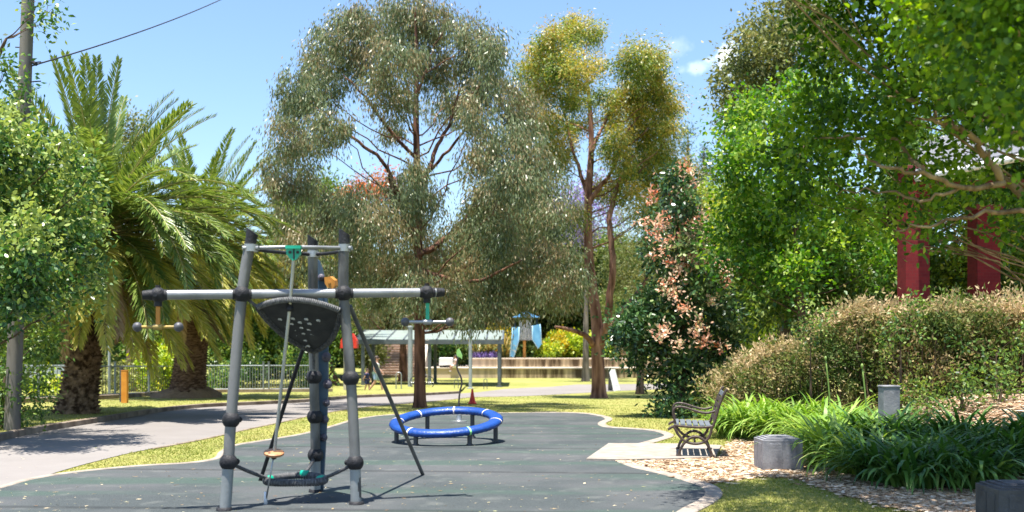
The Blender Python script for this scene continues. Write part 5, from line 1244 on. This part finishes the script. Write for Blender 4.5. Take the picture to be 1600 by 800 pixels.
for i, (px, top, lab) in enumerate(((1075, 205, 'taller dark conifer spire on the skyline right of the golden gum'), (1100, 225, 'shorter dark conifer on the skyline beside the taller spire'))):
    D = 75; b = np.array([*at(px, D), -.15]); zt = P(px, top, D)[2]; cl = []
    for k in range(14):
        t = k / 13; r = (1 - t) * 1.5 + .15; cl.append((b[0] + rng.normal(0, .1), D + rng.normal(0, .1), b[2] + 1 + (zt - b[2] - 1.2) * t, r, r, .8))
    make_tree('conifer_tree', lab, 'tree', [b, np.array([b[0], D, zt * .5]), np.array([b[0], D, zt - .2])], [.25, .15, .03], cl, con_leaf, brownbark, 60, 30, (.3, .07), .22, -.2, limbs=False)
bgt = [('broadleaf_tree', 'mid green tree behind the drooping right side of the tall eucalyptus', mound(740, 900, 300, 450, 38, 22, 62), 79, 745, 5, 820, ol_leaf),
       ('broadleaf_tree', 'dark green tree behind the blue slide tower', mound(720, 900, 400, 500, 30, 18, 80), 86, 870, 5, 800, dk_leaf),
       ('broadleaf_tree', 'dark green tree behind the golden gum fork', mound(880, 1080, 380, 510, 34, 22, 76), 84, 985, 6, 960, dk_leaf),
       ('broadleaf_tree', 'bright green rounded tree top behind the golden gum and conical tree', mound(1040, 1180, 300, 520, 36, 22, 48), 50, 1120, 4, 1120, yg_leaf),
       ('broadleaf_tree', 'tall dull green tree filling the gap right of the third palm', mound(440, 560, 300, 520, 36, 22, 64), 66, 500, 5, 500, dk_leaf),
       ('broadleaf_tree', 'olive tree behind the climbing frame crossbar and stairs', mound(530, 700, 420, 520, 30, 18, 76), 78, 610, 5, 610, ol_leaf),
       ('broadleaf_tree', 'feathery pale green tree peeping over the first palm', [(200, 190, 18), (215, 210, 22), (190, 220, 22), (225, 240, 22), (205, 255, 26), (180, 260, 20)], 44, 205, 2, 205, ol_leaf),
       ('broadleaf_tree', 'dark tree in the gap between the two palm trunks', mound(160, 300, 420, 560, 34, 18, 56), 58, 230, 4, 230, dk_leaf),
       ('broadleaf_tree', 'mid green tree behind the left fence and first palm trunk', mound(-40, 120, 420, 580, 36, 20, 48), 50, 40, 4, 40, br_leaf),
       ('broadleaf_tree', 'dark green tree behind the second palm and steel fence', mound(330, 480, 420, 570, 34, 20, 60), 62, 400, 5, 400, dk_leaf)]
for nm, lab, sp, D, base, Rr, cx, lm in bgt:
    simple_tree(nm, lab, sp, D, base, Rr, cx, lm, brownbark, .22, 46, 32, (.0032 * D + .04, .0016 * D + .015), .006 * D, .15, tint=.22)

# --- shrubs
def shrub(name, label, spec, D, lm, leaf, cat='shrub', sub=60, per=26, sig=.14, Rr=1.2, zbase=None, group=None, tint=.2):
    cx = np.mean([s[0] for s in spec]); o = simple_tree(name, label, spec, D, cx, Rr, cx, lm, brownbark, .03, sub, per, leaf, sig, .0, tint=tint, limb_r=.05, zbase=zbase, group=group); o['category'] = cat; return o
shrub('shrub', 'bright yellow-green leafy shrub behind the fence between the two palm trunks', mound(205, 280, 555, 600, 20, 12, 40), 40.5, yg_leaf, (.16, .1), sig=.2)
shrub('shrub', 'sunlit pale green shrub behind the fence left of the first palm trunk', mound(55, 100, 595, 620, 14, 8, 37), 36.5, yg_leaf, (.14, .07), sig=.2)
shrub('shrub', 'loose green shrub behind the fence just right of the first palm trunk', mound(150, 200, 580, 615, 16, 8, 40), 39.5, ol_leaf, (.14, .06), sig=.2)
shrub('shrub', 'green shrub glimpsed through the picket fence beside the second palm trunk', mound(330, 500, 560, 600, 16, 18, 50), 50, br_leaf, (.18, .09), sig=.25, Rr=2.5)
# terrace planting
z1 = 1.0
shrub('hedge', 'clipped bright yellow-green hedge along the terrace right of the blue slide tower', [(x, y + rng.uniform(-3, 3), 15) for x in range(870, 1000, 9) for y in (538, 551)], 70, yg_leaf, (.20, .12), 'hedge', 90, 34, .18, 1.2, z1)
shrub('shrub', 'golden-leaved shrub just right of the blue slide tower', mound(848, 878, 532, 552, 12, 8, 69), 69, gold_leaf, (.2, .1), sig=.2, zbase=z1)
shrub('shrub', 'golden shrub showing above the right end of the pergola roof', mound(765, 800, 515, 530, 9, 9, 72), 72, gold_leaf, (.2, .1), sig=.2, zbase=z1)
shrub('shrub', 'rounded green shrub under the blue slide tower right chute', mound(838, 868, 545, 556, 9, 7, 67.6), 67.6, yg_leaf, (.18, .1), sig=.15, zbase=z1, Rr=.5)
shrub('hedge', 'dark glossy green hedge on the terrace behind the white slab seat', [(x, y + rng.uniform(-3, 3), 14) for x in range(682, 742, 8) for y in (540, 553)], 69, br_leaf, (.22, .12), 'hedge', 80, 32, .18, 1.2, z1)
shrub('shrub', 'olive bush at the left of the stone stairs behind the person in white', mound(545, 590, 528, 560, 16, 9, 62), 62, ol_leaf, (.2, .1), sig=.22)
def straps(name, label, cat, c, n, L, lm, wid=.05, spread=.7, R0=.15, group=None, rise=1., parent=None, seed=0):
    """a clump of arching strap leaves rooted round c"""
    V, Fc, A = [], [], []; c = np.asarray(c, float); seg = 6
    for i in range(n):
        a = rng.uniform(0, 2 * math.pi); r0 = R0 * math.sqrt(rng.random()); b = c + np.array([r0 * math.cos(a), r0 * math.sin(a), 0]); a += rng.normal(0, .5)
        l = L * rng.uniform(.65, 1.15); e0 = R(rng.uniform(42, 86)) * rise; dr = rng.uniform(1.3, 2.9) * spread
        out = np.array([math.cos(a), math.sin(a), 0]); sd = np.array([-math.sin(a), math.cos(a), 0]); p = b.copy(); w = wid * rng.uniform(.7, 1.2); base = len(V) * 1; o0 = sum(len(q) for q in V)
        rows = []
        for k in range(seg + 1):
            t = k / seg; ww = w * (math.sin(math.pi * (.22 + .78 * t)) ** .6 if t < 1 else .06); e = e0 - dr * t ** 1.4
            up = np.array([-out[0] * math.sin(e), -out[1] * math.sin(e), math.cos(e)])
            rows += [p - sd * ww / 2 + up * ww * .12, p + sd * ww / 2 + up * ww * .12]
            p = p + (out * math.cos(e) + np.array([0, 0, math.sin(e)])) * l / seg
        V.append(np.array(rows)); 
        for k in range(seg): Fc.append((o0 + 2 * k, o0 + 2 * k + 1, o0 + 2 * k + 3, o0 + 2 * k + 2))
        A += [np.clip(rng.normal(.5, .2), .02, .98)] * seg
    o = link_mesh(name, np.concatenate(V), np.array(Fc), lm, None, tuple(c), True, attr=A); tag(o, label, cat, group); return o
ag_leaf = leafmat('strap_leaf', [(.05, .12, .015), (.10, .20, .025), (.17, .29, .045), (.27, .38, .075), (.40, .46, .15)], .35, .45, .35)
ag_shaded_leaf = leafmat('shaded_strap_leaf', [(.016, .06, .012), (.032, .095, .017), (.06, .14, .024), (.11, .21, .04), (.20, .30, .085)], .3, .42, .4)  # copy of the strap leaf with shade put into its greens
bird = leafmat('paddle_leaf', [(.05, .09, .03), (.12, .16, .06), (.22, .22, .08), (.4, .26, .06), (.5, .3, .05)], .25, .4, .5)
for i, (px, lab) in enumerate(((748, 'spiky strap-leaved plant on the terrace left of the dark pergola post'), (766, 'yellowish spiky strap-leaved plant in front of the golden shrub'), (788, 'spiky strap-leaved plant beside the left chute of the slide tower'))):
    straps('spiky_plant', lab, 'plant', (*at(px, 67.6), 1.), 70, 1.9, bird, .10, .6, .3)
cl = [(*at(px, 66.9), 1.15, .26, .2, .15) for px in range(740, 778, 5)]
v, f, rv, _ = crown_mesh(cl, 300, 14, (.11, .065), .08, 0, .6, shell=.1)
o = link_mesh('flowers', v, f, purp, attr=rv * .6); tag(o, 'purple flowers spilling along the top of the pale wall', 'flowers', kind='stuff')
# strap-leaf plants of the garden bed
sunny = [(1150, 668, 17.3), (1178, 672, 17.0), (1205, 674, 16.6), (1235, 676, 16.2), (1262, 680, 15.8), (1165, 650, 18.2), (1200, 650, 17.9), (1240, 652, 17.4), (1280, 668, 16.2), (1300, 690, 15.0), (1320, 665, 15.6)]
wh = ['beside the bench back', 'just right of the bench', 'third from the bench along the front', 'behind the sunlit stone bollard', 'right of and behind the sunlit bollard', 'at the back behind the bench', 'in the middle of the back row', 'in the back row towards the grey post', 'between the sunlit bollard and the grey post', 'where the sunny plants meet the shaded ones', 'just left of the grey post']
for (px, py, D), w_ in zip(sunny, wh):
    x, y = at(px, D); straps('agapanthus', 'sunlit bright green strap-leaf plant ' + w_, 'plant', (x, y, float(gz(x, y)) + .02), 190, .88, ag_leaf, .044, .95, .30, 'strap-leaf plants of the garden bed')
shady = [(1290, 13.8), (1330, 13.2), (1300, 12.6), (1345, 11.9), (1390, 12.4), (1380, 11.2), (1430, 11.6), (1425, 10.7), (1475, 11.9), (1470, 10.9), (1520, 11.4), (1560, 11.9), (1525, 10.6), (1590, 11.2), (1440, 12.6), (1345, 14.2), (1625, 11.6), (1500, 12.6), (1390, 13.4), (1378, 12.75), (1408, 12.8), (1362, 13.0)]
ws = ['right beside the sunlit bollard', 'behind the plant beside the bollard', 'at the front just right of the sunlit bollard', 'at the front over the shaded grass', 'below the grey post', 'at the front below the grey post', 'in the middle of the dark bank of plants', 'drooping onto the leaf litter at the front', 'in front of the boulder', 'at the front centre between bollards', 'behind the dark bollard to the left', 'at the back near the right edge', 'nearest the dark bollard on its left', 'directly behind the dark bollard', 'beside the boulder on the bank', 'touching the left of the grey post', 'at the right edge of the picture', 'under the leaf-strewn slope', 'against the foot of the grey post', 'hiding the foot of the grey post in front', 'just right of the foot of the grey post', 'just left of the foot of the grey post']
for (px, D), w_ in zip(shady, ws):
    x, y = at(px, D); straps('agapanthus', ('half-lit bright green strap-leaf plant ' if px <= 1345 else 'shaded dark green strap-leaf plant ') + w_, 'plant', (x, y, float(gz(x, y)) + .02), 170, (.92 if D > 12.2 else .76), (ag_leaf if px <= 1345 else ag_shaded_leaf), .046, 1.02, .28, 'strap-leaf plants of the garden bed')
# two bare flower stalks among the sunny plants
for px, top, D, lab in ((1290, 560, 16.0, 'tall pale green flower stalk rising from the sunny strap-leaf plants'), (1347, 572, 14.6, 'thin flower stalk rising left of the grey post')):
    x, y = at(px + 10, D); z = float(gz(x, y)); t = P(px, top, D); m = MB(); m.tube(bez(np.array([x, y, z]), np.array([x, y, z]) * .5 + t * .5 + np.array([.03, 0, 0]), t, 8), [.012] * 7 + [.008], 6); m.ball(t, .022, 8, 6, sc=(1, 1, 1.7)); tag(m.build('flower_stalk', mat('stalk_green', (.18, .28, .06), .6), origin=(x, y, z), smooth=True), lab, 'plant')

# --- dry clipped hedge on the bank
hedge_leaf = leafmat('dry_hedge_leaf', [(.036, .07, .016), (.075, .12, .028), (.15, .17, .052), (.31, .25, .12), (.43, .33, .19)], .32, .6, .2)
sp = []
def toppx(px): return np.interp(px, [1120, 1150, 1200, 1250, 1290, 1330, 1400, 1480, 1620, 1700], [600, 566, 540, 524, 494, 476, 470, 468, 470, 474])
def hD(px): return np.interp(px, [1120, 1300, 1450, 1700], [19.8, 18.2, 17.2, 16.6])
cl = []
for px in np.arange(1128, 1705, 17):
    D = hD(px); x, y = at(px, D); z0 = float(gz(x, y)) + .12; z1 = P(px, toppx(px) + 8 + rng.normal(0, 5), D)[2]; r = rng.uniform(.20, .33)
    for z in np.arange(z0 + .1, max(z1, z0 + .3), .30):
        if rng.random() < .24: continue
        for dy in (-.12, .3, .72): cl.append((x + rng.normal(0, .09), y + dy + rng.normal(0, .13), z + rng.normal(0, .08), r, r, r))
    cl.append((x, y, z1 - .15, r, r, .2)); cl.append((x, y + .4, z1 - .18, r, r, .2))
v, f, rv, ends = crown_mesh(cl, 84, 26, (.08, .032), .085, 0., .5, shell=.3, tint=.10, rvar=1.1)
zc_ = v.reshape(-1, 4, 3)[:, 0]; pxs = 800 + zc_[:, 0] / zc_[:, 1] * F; pt = np.array([P(0, toppx(a), hD(a))[2] for a in np.linspace(1100, 1720, 60)]); zt_ = np.interp(pxs, np.linspace(1100, 1720, 60), pt)
patch = np.sin(zc_[:, 0] * 3.1 + 1.3 * np.sin(zc_[:, 2] * 4)) * .17 + np.sin(zc_[:, 0] * 7.3 + zc_[:, 2] * 5) * .10
rv = np.clip(rv + patch + np.where(zt_ - zc_[:, 2] < .22, .28, -.06) + rng.normal(0, .05, len(rv)), .01, .99)
hx = at(1400, 17.4); hb = (hx[0], hx[1], float(gz(*hx))); hr = thing('hedge', 'long dry twiggy hedge with tan top along the leaf-strewn bank', 'hedge', hb)
link_mesh('foliage', v, f, hedge_leaf, hr, hb, attr=rv)
m = MB()
for px in np.arange(1128, 1700, 5.):
    D = hD(px) + rng.uniform(-.2, .35); x, y = at(px, D); z = float(gz(x, y)); zt = P(px, toppx(px) + 20, D)[2]
    a = np.array([x, y, z - .05]); b = np.array([x + rng.normal(0, .12), y + rng.normal(0, .1), max(zt, z + .3)]); m.tube(wob([a, a * .6 + b * .4, a * .3 + b * .7, b], .035), [.012, .010, .008, .004], 5)
m.build('stems', brownbark, hr)
for px, D, lab in ((1445, 15.6, 'low dark undergrowth shrub at the hedge foot above the boulder'), (1500, 15.3, 'low dark undergrowth shrub at the middle of the hedge foot on the bank'), (1560, 15.0, 'low dark undergrowth shrub at the hedge foot near the right edge'), (1400, 16.0, 'low dark undergrowth shrub at the hedge foot behind the grey post')):
    x, y = at(px, D); z = float(gz(x, y)); zz = [HZ + (H - z - q) / D * F for q in (.12, .3, .5)]
    shrub('shrub', lab, [(px - 16, zz[0], 16), (px + 14, zz[0], 16), (px, zz[1], 20), (px - 10, zz[2], 14), (px + 20, zz[1], 14), (px + 8, zz[2], 12)], D, dk_leaf, (.07, .035), sub=90, per=22, sig=.1, Rr=.4)
shrub('shrub', 'dense dark shrub filling the ground between the dry hedge and the brick columns', [(x, rng.uniform(478, 545), 20) for x in range(1375, 1625, 9)], 18.9, dk_leaf, (.09, .05), sub=80, per=26, sig=.12, Rr=2.2)
# green shrubs growing out of the hedge face
sh_spots = [('leafy green shrub growing up through the left half of the dry hedge', [(1262, 480, 14), (1275, 500, 18), (1250, 505, 14), (1285, 490, 12), (1265, 520, 14)], 17.9, br_leaf),
            ('deep green shrub on the face of the dry hedge below the left column', [(1415, 480, 18), (1400, 495, 16), (1435, 470, 16), (1390, 520, 16), (1420, 520, 20), (1385, 550, 16)], 16.3, dk_leaf),
            ('dark shaded shrub at the right end of the dry hedge', [(1590, 520, 26), (1560, 550, 22), (1600, 570, 24), (1530, 560, 18), (1500, 530, 16)], 15.6, dk_leaf)]
for lab, sp, D, lm in sh_spots: shrub('shrub', lab, sp, D, lm, (.07, .04), sub=90, per=22, sig=.10, Rr=.35)

# ------------------------------------------------------------------ date palms
fr_green = leafmat('frond_green', [(.045, .085, .02), (.085, .14, .028), (.14, .20, .04), (.23, .28, .06), (.34, .35, .10)], .28, .34, .5, gain=1.28)
fr_yellow = leafmat('frond_yellow', [(.18, .21, .035), (.30, .32, .055), (.42, .40, .085), (.50, .44, .13), (.46, .35, .13)], .4, .4, .45)
fr_dead = leafmat('frond_dead', [(.14, .085, .045), (.24, .16, .085), (.34, .24, .14), (.42, .32, .2), (.45, .36, .22)], .2, .7, .2)
rach = mat('rachis', (.26, .24, .07), .5, 0, (.36, .31, .11), 5)
rachd = mat('rachis_dead', (.24, .15, .08), .7, 0, (.34, .24, .13), 5)
def frond(parent, org, c, az, e0, bend, L, lm, lw=.55, npair=104, wid=.034, limp=.25, curl=0.):
    """one feather frond: arching rachis with two rows of leaflets"""
    k = 16; pts = [np.array(c, float)]; dirs = []; a = az
    for i in range(k):
        t = (i + .5) / k; e = e0 - bend * t ** 1.25; a = az + curl * t
        d = np.array([math.cos(a) * math.cos(e), math.sin(a) * math.cos(e), math.sin(e)]); dirs.append(d); pts.append(pts[-1] + d * L / k)
    PP = np.array(pts); DD = np.array(dirs + [dirs[-1]])
    t = np.linspace(.13, .985, npair); t = np.repeat(t, 2) + rng.uniform(-.006, .006, npair * 2); t = np.clip(t, .1, .99)
    sgn = np.tile([1., -1.], npair); u = t * k; i = np.minimum(u.astype(int), k - 1); fr = (u - i)[:, None]
    pos = PP[i] * (1 - fr) + PP[i + 1] * fr; d = DD[i]
    side = np.cross(d, np.array([0, 0, 1.])); side = np.where(np.linalg.norm(side, axis=1, keepdims=True) < .1, np.array([[math.sin(az), -math.cos(az), 0]]), side); side = unit(side); up = np.cross(side, d)
    n = len(t); ang = R(52) * (1 - .45 * t) + rng.normal(0, .10, n)
    ld = d * np.cos(ang)[:, None] + side * (sgn * np.sin(ang))[:, None] + up * (.34 - .25 * limp + rng.normal(0, .10, n))[:, None]; ld = unit(ld)
    l = lw * np.sin(np.pi * np.clip(.16 + .80 * t, 0, 1)) ** .75 * rng.uniform(.85, 1.1, n) + .06
    w = wid * rng.uniform(.8, 1.2, n); s2 = unit(np.cross(ld, up))
    mid = pos + ld * (l * .5)[:, None] - np.array([0, 0, 1.]) * (l * .05 * limp)[:, None]; tip = pos + ld * l[:, None] - np.array([0, 0, 1.]) * (l * .34 * limp * rng.uniform(.6, 1.4, n))[:, None]
    v = np.stack([pos, mid + s2 * w[:, None] / 2, tip, mid - s2 * w[:, None] / 2], 1).reshape(-1, 3); f = np.arange(n * 4).reshape(n, 4)
    m = MB(); m.tube(PP, np.linspace(.028, .006, k + 1), 5)
    v = np.concatenate([v, np.array(m.v)]); fa = [tuple(q) for q in f.tolist()] + [tuple(x + n * 4 for x in q) for q in m.f]
    o = link_mesh('frond', v, fa, [lm, rachd if lm is fr_dead else rach], parent, org, attr=np.concatenate([np.clip(rng.normal(.45, .17, n), .02, .98), np.full(len(m.f), .5)]), mi=[0] * n + [1] * len(m.f))
    return o
def palm_trunk(foot, top, r, parent, spiral=.0, n_ang=16, zst=.09, skirt=True, amp=.05):
    m = MB(); foot, top = np.array(foot, float), np.array(top, float); L = np.linalg.norm(top - foot); nz = int(L / (zst / 2.)); na = n_ang * 4; v = []
    for i in range(nz + 1):
        t = i / nz; c = foot + (top - foot) * t; rr = r * (1 + .55 * math.exp(-t * L / .45) + .12 * math.sin(t * 3.1 + .5) * (1 - t)) * (1 + (.28 * max(0, t - .8) / .2))
        for j in range(na):
            a = 2 * math.pi * j / na; ph = (a * n_ang / (2 * math.pi) + i * .5) ; 
            d1 = abs(((a * n_ang / (2 * math.pi) + i * .25) % 1) - .5) * 2; d2 = abs(((a * n_ang / (2 * math.pi) - i * .25) % 1) - .5) * 2
            h_ = (d1 * d2) * 1.6 + rng.uniform(-.25, .25)
            v.append(c + np.array([math.cos(a), math.sin(a), 0]) * (rr + amp * h_) + np.array([0, 0, .02 * h_]))
    f = [(i * na + j, i * na + (j + 1) % na, (i + 1) * na + (j + 1) % na, (i + 1) * na + j) for i in range(nz) for j in range(na)]
    m.add(v, f); return m
ptm = mat('palm_trunk_bark', (.055, .033, .021), .95, 0, (.33, .225, .15), 7, 9, 1., 25, (1, 1, 1.2), spec=.1, lo=.4, hi=.68)
ptm2 = mat('palm_trunk_bark_smooth', (.07, .04, .026), .95, 0, (.24, .15, .10), 6, 9, 1., 25, (1, 1, 3.), spec=.1, lo=.4, hi=.68)
def palm(name, label, foot, ctr, r, L, n_up, n_mid, n_low, n_dead, barkm, seed, amp=.05, yel=.35, extra=()):
    global rng
    keep = rng; rng = np.random.default_rng(seed)
    t = thing(name, label, 'palm tree', foot); org = tuple(float(q) for q in foot); ctr = np.array(ctr, float); tt = ctr - np.array([0, 0, .35])
    palm_trunk(np.array(foot) - np.array([0, 0, .1]), tt, r, t, amp=amp).build('trunk', barkm, t, smooth=True)
    g = math.pi * (3 - math.sqrt(5)); k = 0
    for n, (ea, eb), (ba, bb), (la, lb_), lm in ((n_up, (52, 86), (.2, .7), (.85, 1.02), fr_green), (n_mid, (14, 60), (1.0, 1.75), (1.0, 1.14), fr_green), (n_low, (-22, 18), (.75, 1.25), (.9, 1.05), None), (n_dead, (-62, -30), (.35, .75), (.65, .85), fr_dead)):
        for i in range(n):
            az = k * g + rng.normal(0, .12); k += 1; e0 = R(rng.uniform(ea, eb)); m_ = lm or (fr_yellow if rng.random() < yel else fr_green)
            rr = r * .55; c = ctr + np.array([math.cos(az) * rr, math.sin(az) * rr, .25 * math.sin(e0)])
            frond(t, org, c, az, e0, rng.uniform(ba, bb), L * rng.uniform(la, lb_), m_, lw=(.105 if n == n_up and ea > 50 else .135) * L * (1.0 if lm is not fr_dead else .6), wid=.0115 * L, limp=.2 if lm is fr_green and n == n_up else (.5 if lm is not fr_dead else 1.6), curl=rng.normal(0, .18))
    for az, e0, bend, l_, m_, cu in extra:
        c = ctr + np.array([math.cos(az) * r * .5, math.sin(az) * r * .5, 0]); frond(t, org, c, az, R(e0), bend, L * l_, m_, lw=.135 * L, wid=.0105 * L, limp=.5, curl=cu)
    # orange fruit stalks and stubs of cut fronds under the crown
    m = MB()
    for i in range(46):
        az = rng.uniform(0, 6.28); z = rng.uniform(-.75, -.05); c = ctr + np.array([math.cos(az) * r * 1.0, math.sin(az) * r * 1.0, z - .1]); e = R(rng.uniform(20, 60)); d = np.array([math.cos(az) * math.cos(e), math.sin(az) * math.cos(e), math.sin(e)]); m.tube([c - d * .1, c + d * rng.uniform(.15, .35)], [.05, .03], 5)
    m.build('frond_stubs', ptm, t)
    if label.startswith(('nearest', 'second')):
        v, f, rv, _ = crown_mesh([(*(ctr + np.array([math.cos(a) * r * 1.7, math.sin(a) * r * 1.7, -.25])), .3, .3, .32) for a in (-.9, -2.3)], 90, 14, (.12, .02), .1, .6, shell=.2)
        link_mesh('fruit_stalks', v, f, leafmat('fruit_orange', [(.20, .07, .025), (.30, .11, .035), (.4, .17, .05)], .1, .6, .3), t, org, attr=rv)
    rng = keep
fa = g3(118, 653); fa[2] = g3f((fa[0], fa[1]))[2] - .02; Da = fa[1]
palm('date_palm', 'nearest date palm with thick rough trunk and wide feathery crown at the left', fa, P(155, 368, Da), .31, 4.0, 24, 50, 40, 8, ptm, 5, .06, .28,
     extra=[(R(-40), -12, .75, 1.0, fr_yellow, .0), (R(-20), -25, .6, .95, fr_yellow, .1), (R(5), -30, .5, .9, fr_dead, 0), (R(-75), -20, .8, .8, fr_yellow, -.1), (R(-8), 18, 1.05, 1.1, fr_green, -.1), (R(-30), 8, 1.0, 1.1, fr_green, .1), (R(10), 30, 1.1, 1.15, fr_green, 0), (R(-55), -45, .4, .75, fr_dead, 0), (R(-100), -15, .9, .9, fr_yellow, .1), (R(-65), -5, 1.1, .95, fr_yellow, 0), (R(-30), -35, .6, .9, fr_yellow, 0), (R(0), -20, .8, 1., fr_yellow, .1), (R(15), -8, 1.1, 1.05, fr_yellow, 0), (R(-120), 0, 1.2, .85, fr_yellow, 0), (R(-15), 5, 1.2, 1.1, fr_green, .1), (R(-45), 25, 1.3, 1.1, fr_green, 0)] + [(R(a), e, b, l, fr_yellow, c) for a, e, b, l, c in ((-5, -34, .5, 1., 0), (-25, -42, .45, .95, .1), (12, -28, .65, 1.05, 0), (-50, -40, .5, .9, 0), (-78, -36, .55, .85, 0), (-105, -44, .45, .8, 0), (2, -50, .3, .9, .1), (-35, -52, .3, .95, 0), (-130, -30, .6, .8, 0))])
fb_ = np.array([*at(292, 35.5), 0.]); fb_[2] = g3f((fb_[0], fb_[1]))[2]
palm('date_palm', 'second date palm with straight ringed trunk and yellowing hanging fronds', fb_, P(312, 385, 35.5), .46, 4.1, 14, 36, 44, 14, ptm2, 9, .05, .72, extra=[(R(a), e, b, l, fr_yellow, 0) for a, e, b, l in ((-140, -10, 1., 1.), (-110, -20, .8, 1.05), (-80, -15, .9, 1.), (-60, -25, .7, 1.05), (-35, -10, 1., 1.05), (-15, -20, .9, 1.05), (10, -12, 1., 1.1), (-95, -40, .5, .95), (-50, -45, .4, 1.), (-25, -38, .5, 1.), (-160, -15, 1., 1.), (-5, 5, 1.2, 1.1), (-10, -35, .5, 1.1), (-35, -45, .4, 1.05), (-70, -42, .4, 1.), (-120, -38, .5, 1.), (-150, -35, .5, 1.), (5, -25, .7, 1.2), (-20, -28, .6, 1.15))])
# earth mound at the foot of the second palm
m = MB(); m.ball((fb_[0], fb_[1], fb_[2] - .1), 1.2, 28, 10, sc=(1., .8, .42)); m.v = [tuple(np.array(q) + rng.normal(size=3) * .045) for q in m.v]
tag(m.build('root_mound', M['mulch'], origin=tuple(fb_), smooth=True), 'brown earth and root mound round the foot of the second palm', 'mound')
fc_ = np.array([*at(515, 52), 0.]); fc_[2] = float(gz(*at(515, 52)))
palm('date_palm', 'farthest date palm with leaning trunk half hidden behind the climbing frame', fc_, P(455, 400, 52), .42, 4.4, 12, 20, 14, 3, ptm2, 21, .05, .5)

# ------------------------------------------------------------------ the far wood that closes the view
def far_woods():
    cl = []
    for i in range(230):
        a = rng.uniform(-70, 70); D = rng.uniform(96, 125); x = math.tan(R(a)) * D
        px = 800 + x / D * F; hmax = np.interp(px, [-4000, 150, 330, 450, 900, 1100, 2000, 4000], [12, 9.5, 8.5, 9, 9, 12.5, 13, 13])
        zt = hmax * rng.uniform(.75, 1.); r = rng.uniform(2.2, 3.8)
        for z in np.arange(zt - r, 0, -r * 1.0): cl.append((x + rng.normal(0, .8), D + rng.normal(0, 1), z, r, r, r * .95))
    v, f, rv, _ = crown_mesh(cl, 20, 13, (.62, .3), .55, .1, shell=.6, tint=.22)
    o = link_mesh('far_woods', v, f, leafmat('far_leaf', [(.02, .05, .02), (.045, .085, .03), (.075, .12, .04), (.12, .16, .055), (.17, .19, .08)], .2, .5, .3), attr=rv); tag(o, 'mixed green woodland closing the view behind the park', 'woodland', kind='stuff')
far_woods()
